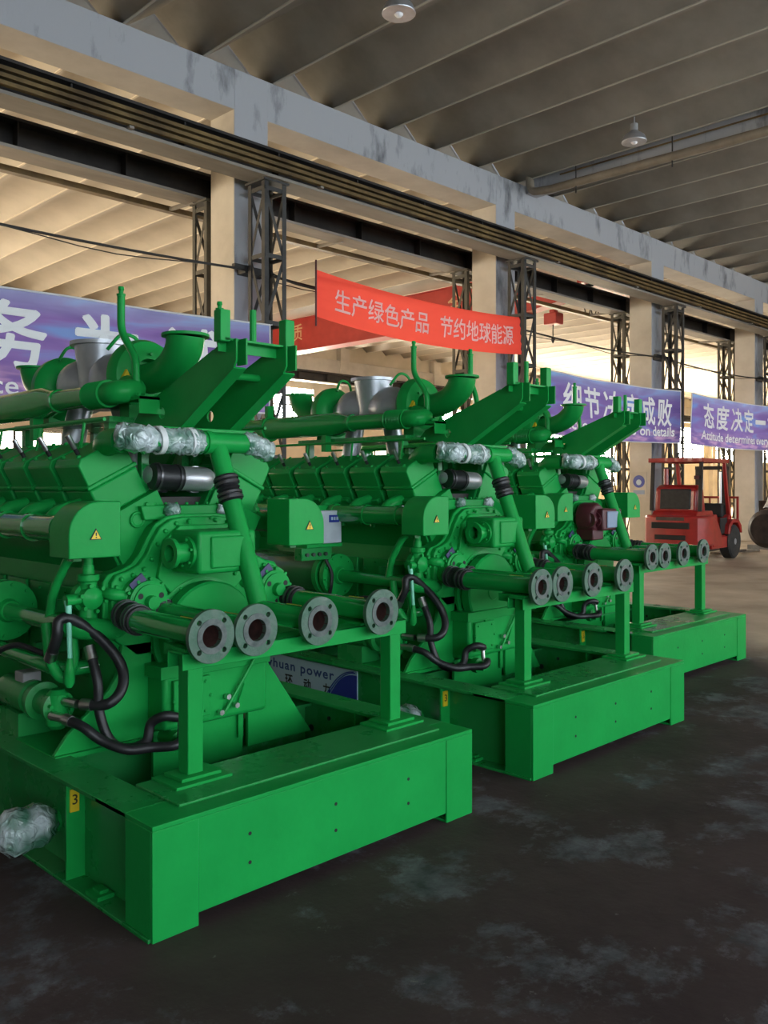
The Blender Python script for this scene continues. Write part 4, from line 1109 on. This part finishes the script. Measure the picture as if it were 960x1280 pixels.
for y in (-.52, .52):
    MB().bar((-1.0, y, 1.06), (-.92, y, 2.10), .07, .06).build('rear_pillar', 'craneblack', fk, bevel=.006)
    MB().bar((.62, y, .92), (.36, y, 2.10), .07, .06).build('front_pillar', 'red', fk, bevel=.006)
rf = MB().box(-1.02, .48, -.58, -.50, 2.08, 2.16).box(-1.02, .48, .50, .58, 2.08, 2.16).box(-1.04, -.94, -.58, .58, 2.08, 2.17).box(.40, .50, -.58, .58, 2.08, 2.17)
for i in range(7): rf.box(-.9 + .18*i, -.86 + .18*i, -.5, .5, 2.1, 2.13)
rf.build('overhead_guard', 'red', fk, bevel=.008)
MB().box(-.93, .38, -.5, .5, 2.135, 2.145).build('roof_sheet', 'rustplate', fk)
sw = MB(); n_ = 24; ctr = V(.2, .1, 1.28)
Rm = Matrix.Translation(ctr) @ Matrix.Rotation(R(55), 4, 'Y')
sw.tube([Rm @ V(.17*math.cos(2*math.pi*i/n_), .17*math.sin(2*math.pi*i/n_), 0) for i in range(n_ + 1)], .014, 8)
for a in (0, 2.1, 4.2): sw.tube([ctr, Rm @ V(.17*math.cos(a), .17*math.sin(a), 0)], .01, 6)
sw.tube([ctr, (.5, .1, .95)], .022, 8); sw.build('steering_wheel', 'rubber', fk)
MB().box(.42, .66, -.45, .45, .9, 1.2).build('dashboard', 'dark', fk, bevel=.03)
for y in (-.30, .30):
    MB().box(.98, 1.1, y - .06, y + .06, .12, 2.02).build('mast_rail', 'craneblack', fk, bevel=.006)
    MB().cyl((1.0, y * .7, .3), (1.0, y * .7, 1.9), .03).build('lift_cylinder', 'steel', fk)
    fo = MB().box(1.22, 1.28, y - .06, y + .06, .08, .62).box(1.22, 2.25, y - .06, y + .06, .05, .10); fo.build('fork', 'rustplate', fk, bevel=.006)
m = MB().box(.97, 1.11, -.36, .36, 1.95, 2.03).box(.97, 1.11, -.36, .36, 1.1, 1.17).box(.97, 1.11, -.36, .36, .3, .38); m.build('mast_crosshead', 'craneblack', fk)
m = MB().box(1.12, 1.2, -.55, .55, .25, .36).box(1.12, 1.2, -.55, .55, .62, .70); m.build('fork_carriage', 'craneblack', fk)
m = MB()
for y in (-.55, .52): m.box(1.14, 1.19, y, y + .04, .3, 1.35)
m.box(1.14, 1.19, -.55, .56, 1.30, 1.35)
for i in range(4): m.box(1.15, 1.18, -.36 + .22*i, -.33 + .22*i, .7, 1.3)
m.build('load_backrest', 'redsteel', fk)
for x, y, r, wd in ((.68, -.53, .37, .24), (.68, .53, .37, .24), (-.82, -.45, .28, .19), (-.82, .45, .28, .19)):
    w_ = MB().lathe((x, y - wd/2, r), (0, 1, 0), [(0, r*.55), (.0, r*.9), (.03, r), (wd - .03, r), (wd, r*.9), (wd, r*.55)], 32).build('tyre', 'tire', fk)
    sd = -1 if y < 0 else 1
    hb = MB().lathe((x, y + sd*wd*.30, r), (0, sd, 0), [(-.1, r*.56), (.02, r*.56), (.03, r*.45), (.0, r*.3), (.03, r*.2), (.05, r*.18), (.05, .001)], 24)
    hb.bolts((x, y + sd*wd*.42, r), (0, sd, 0), r*.36, 6, .014, .01); hb.build('hub', 'grey', w_)
m = MB().prism([(.24, .55), (.30, .75), (.50, .86), (.86, .86), (1.04, .72), (1.08, .55), (1.0, .55), (.92, .70), (.80, .78), (.54, .78), (.40, .70), (.34, .55)], 'y', -.66, -.42)
m.build('fender', 'red', fk, bevel=.008)
m = MB().prism([(.24, .55), (.30, .75), (.50, .86), (.86, .86), (1.04, .72), (1.08, .55), (1.0, .55), (.92, .70), (.80, .78), (.54, .78), (.40, .70), (.34, .55)], 'y', .42, .66)
m.build('fender', 'red', fk, bevel=.008)
for y in (-.54, .5): MB().box(.38, .5, y, y + .06, 1.92, 2.04).build('work_lamp', 'dark', fk, bevel=.01)
MB().box(-1.02, -.96, -.50, -.40, 1.72, 1.80).build('tail_lamp', 'maroon', fk, bevel=.01)
MB().cyl((-.62, .36, 1.2), (-.62, .36, 1.95), .05).build('exhaust_stack', 'red', fk)

# wrapped machine part and boards on the floor by the last column
t = thing('wrapped_casing', 'dark brown casing with white plastic film over it at the right edge past the forklift', 'machine part', (20.95, 8.35, .12))
MB().lathe((0, -.3, .48), (1, 0, 0), [(-.62, .1), (-.6, .34), (-.5, .44), (-.2, .48), (.5, .48), (.6, .4), (.62, .1)], 28).build('drum', 'rustplate', t)
MB().box(-.12, .9, -.62, -.58, .3, 1.12).box(-.12, .9, .0, .04, .3, 1.12).box(-.12, -.08, -.6, 0, .3, 1.12).build('side_plate', 'rustplate', t, bevel=.006)
wf = MB(); n_ = 12; P = []
for i in range(n_ + 1):
    a = -.2 + 1.9 * i / n_
    P.append([(-.60 + .46*j/4 + random.uniform(-.015, .015), -.3 - .50*math.cos(a) + random.uniform(-.02, .02), .48 + .50*math.sin(a) + (.45*(j/4)**2 if i > 7 else .15*(j/4)) + random.uniform(-.02, .02)) for j in range(5)])
vs = [wf.bm.verts.new(p) for r_ in P for p in r_]
for i in range(n_):
    for j in range(4): wf.bm.faces.new((vs[i*5+j], vs[i*5+j+1], vs[(i+1)*5+j+1], vs[(i+1)*5+j]))
fo = wf.build('plastic_film', 'film', t, angle=60); so = fo.modifiers.new('thickness', 'SOLIDIFY'); so.thickness = .006
MB().box(-.5, -.3, -.7, .15, 0, .1).box(.3, .5, -.7, .15, 0, .1).build('skid', 'plank', t)
for i, (bx_, by_, rz_, la) in enumerate(((20.55, 7.55, 8, 'grey board lying on the floor in front of the brown casing at the right edge'),
                                         (20.75, 8.9, -6, 'grey board lying on the floor beside the last concrete column'))):
    b = MB().box(-.9, .9, -.13, .13, 0, .05).build('floor_board', 'plank', None, bevel=.005); b.location = (bx_, by_, .0); b.rotation_euler = (0, 0, R(rz_))
    tag(b, la, 'board', 'loose boards on the floor')

# parts that look different from the rest of their thing
LOOK = {'rubber_coupling': 'black rubber hose coupling', 'exhaust_outlet': 'silver exhaust outlet', 'turbine_housing': 'silver turbine housing', 'exhaust_manifold': 'silver exhaust manifold',
        'plastic_wrapping': 'clear plastic wrapping', 'lever_handle': 'pale mint lever', 'hydraulic_hose': 'black hose', 'warning_sticker': 'yellow warning triangle',
        'flange': 'grey pipe flange', 'number_sticker': 'yellow number sticker', 'name_panel': 'pale blue and white name panel', 'wrapped_plug': 'plug wrapped in clear plastic',
        'seat': 'black seat', 'tyre': 'black tyre', 'end_rod': 'dark end rod', 'plastic_film': 'white plastic film'}
for o in bpy.data.objects:
    k = o.name.split('.')[0]
    if o.parent and k in LOOK: o['label'] = LOOK[k]
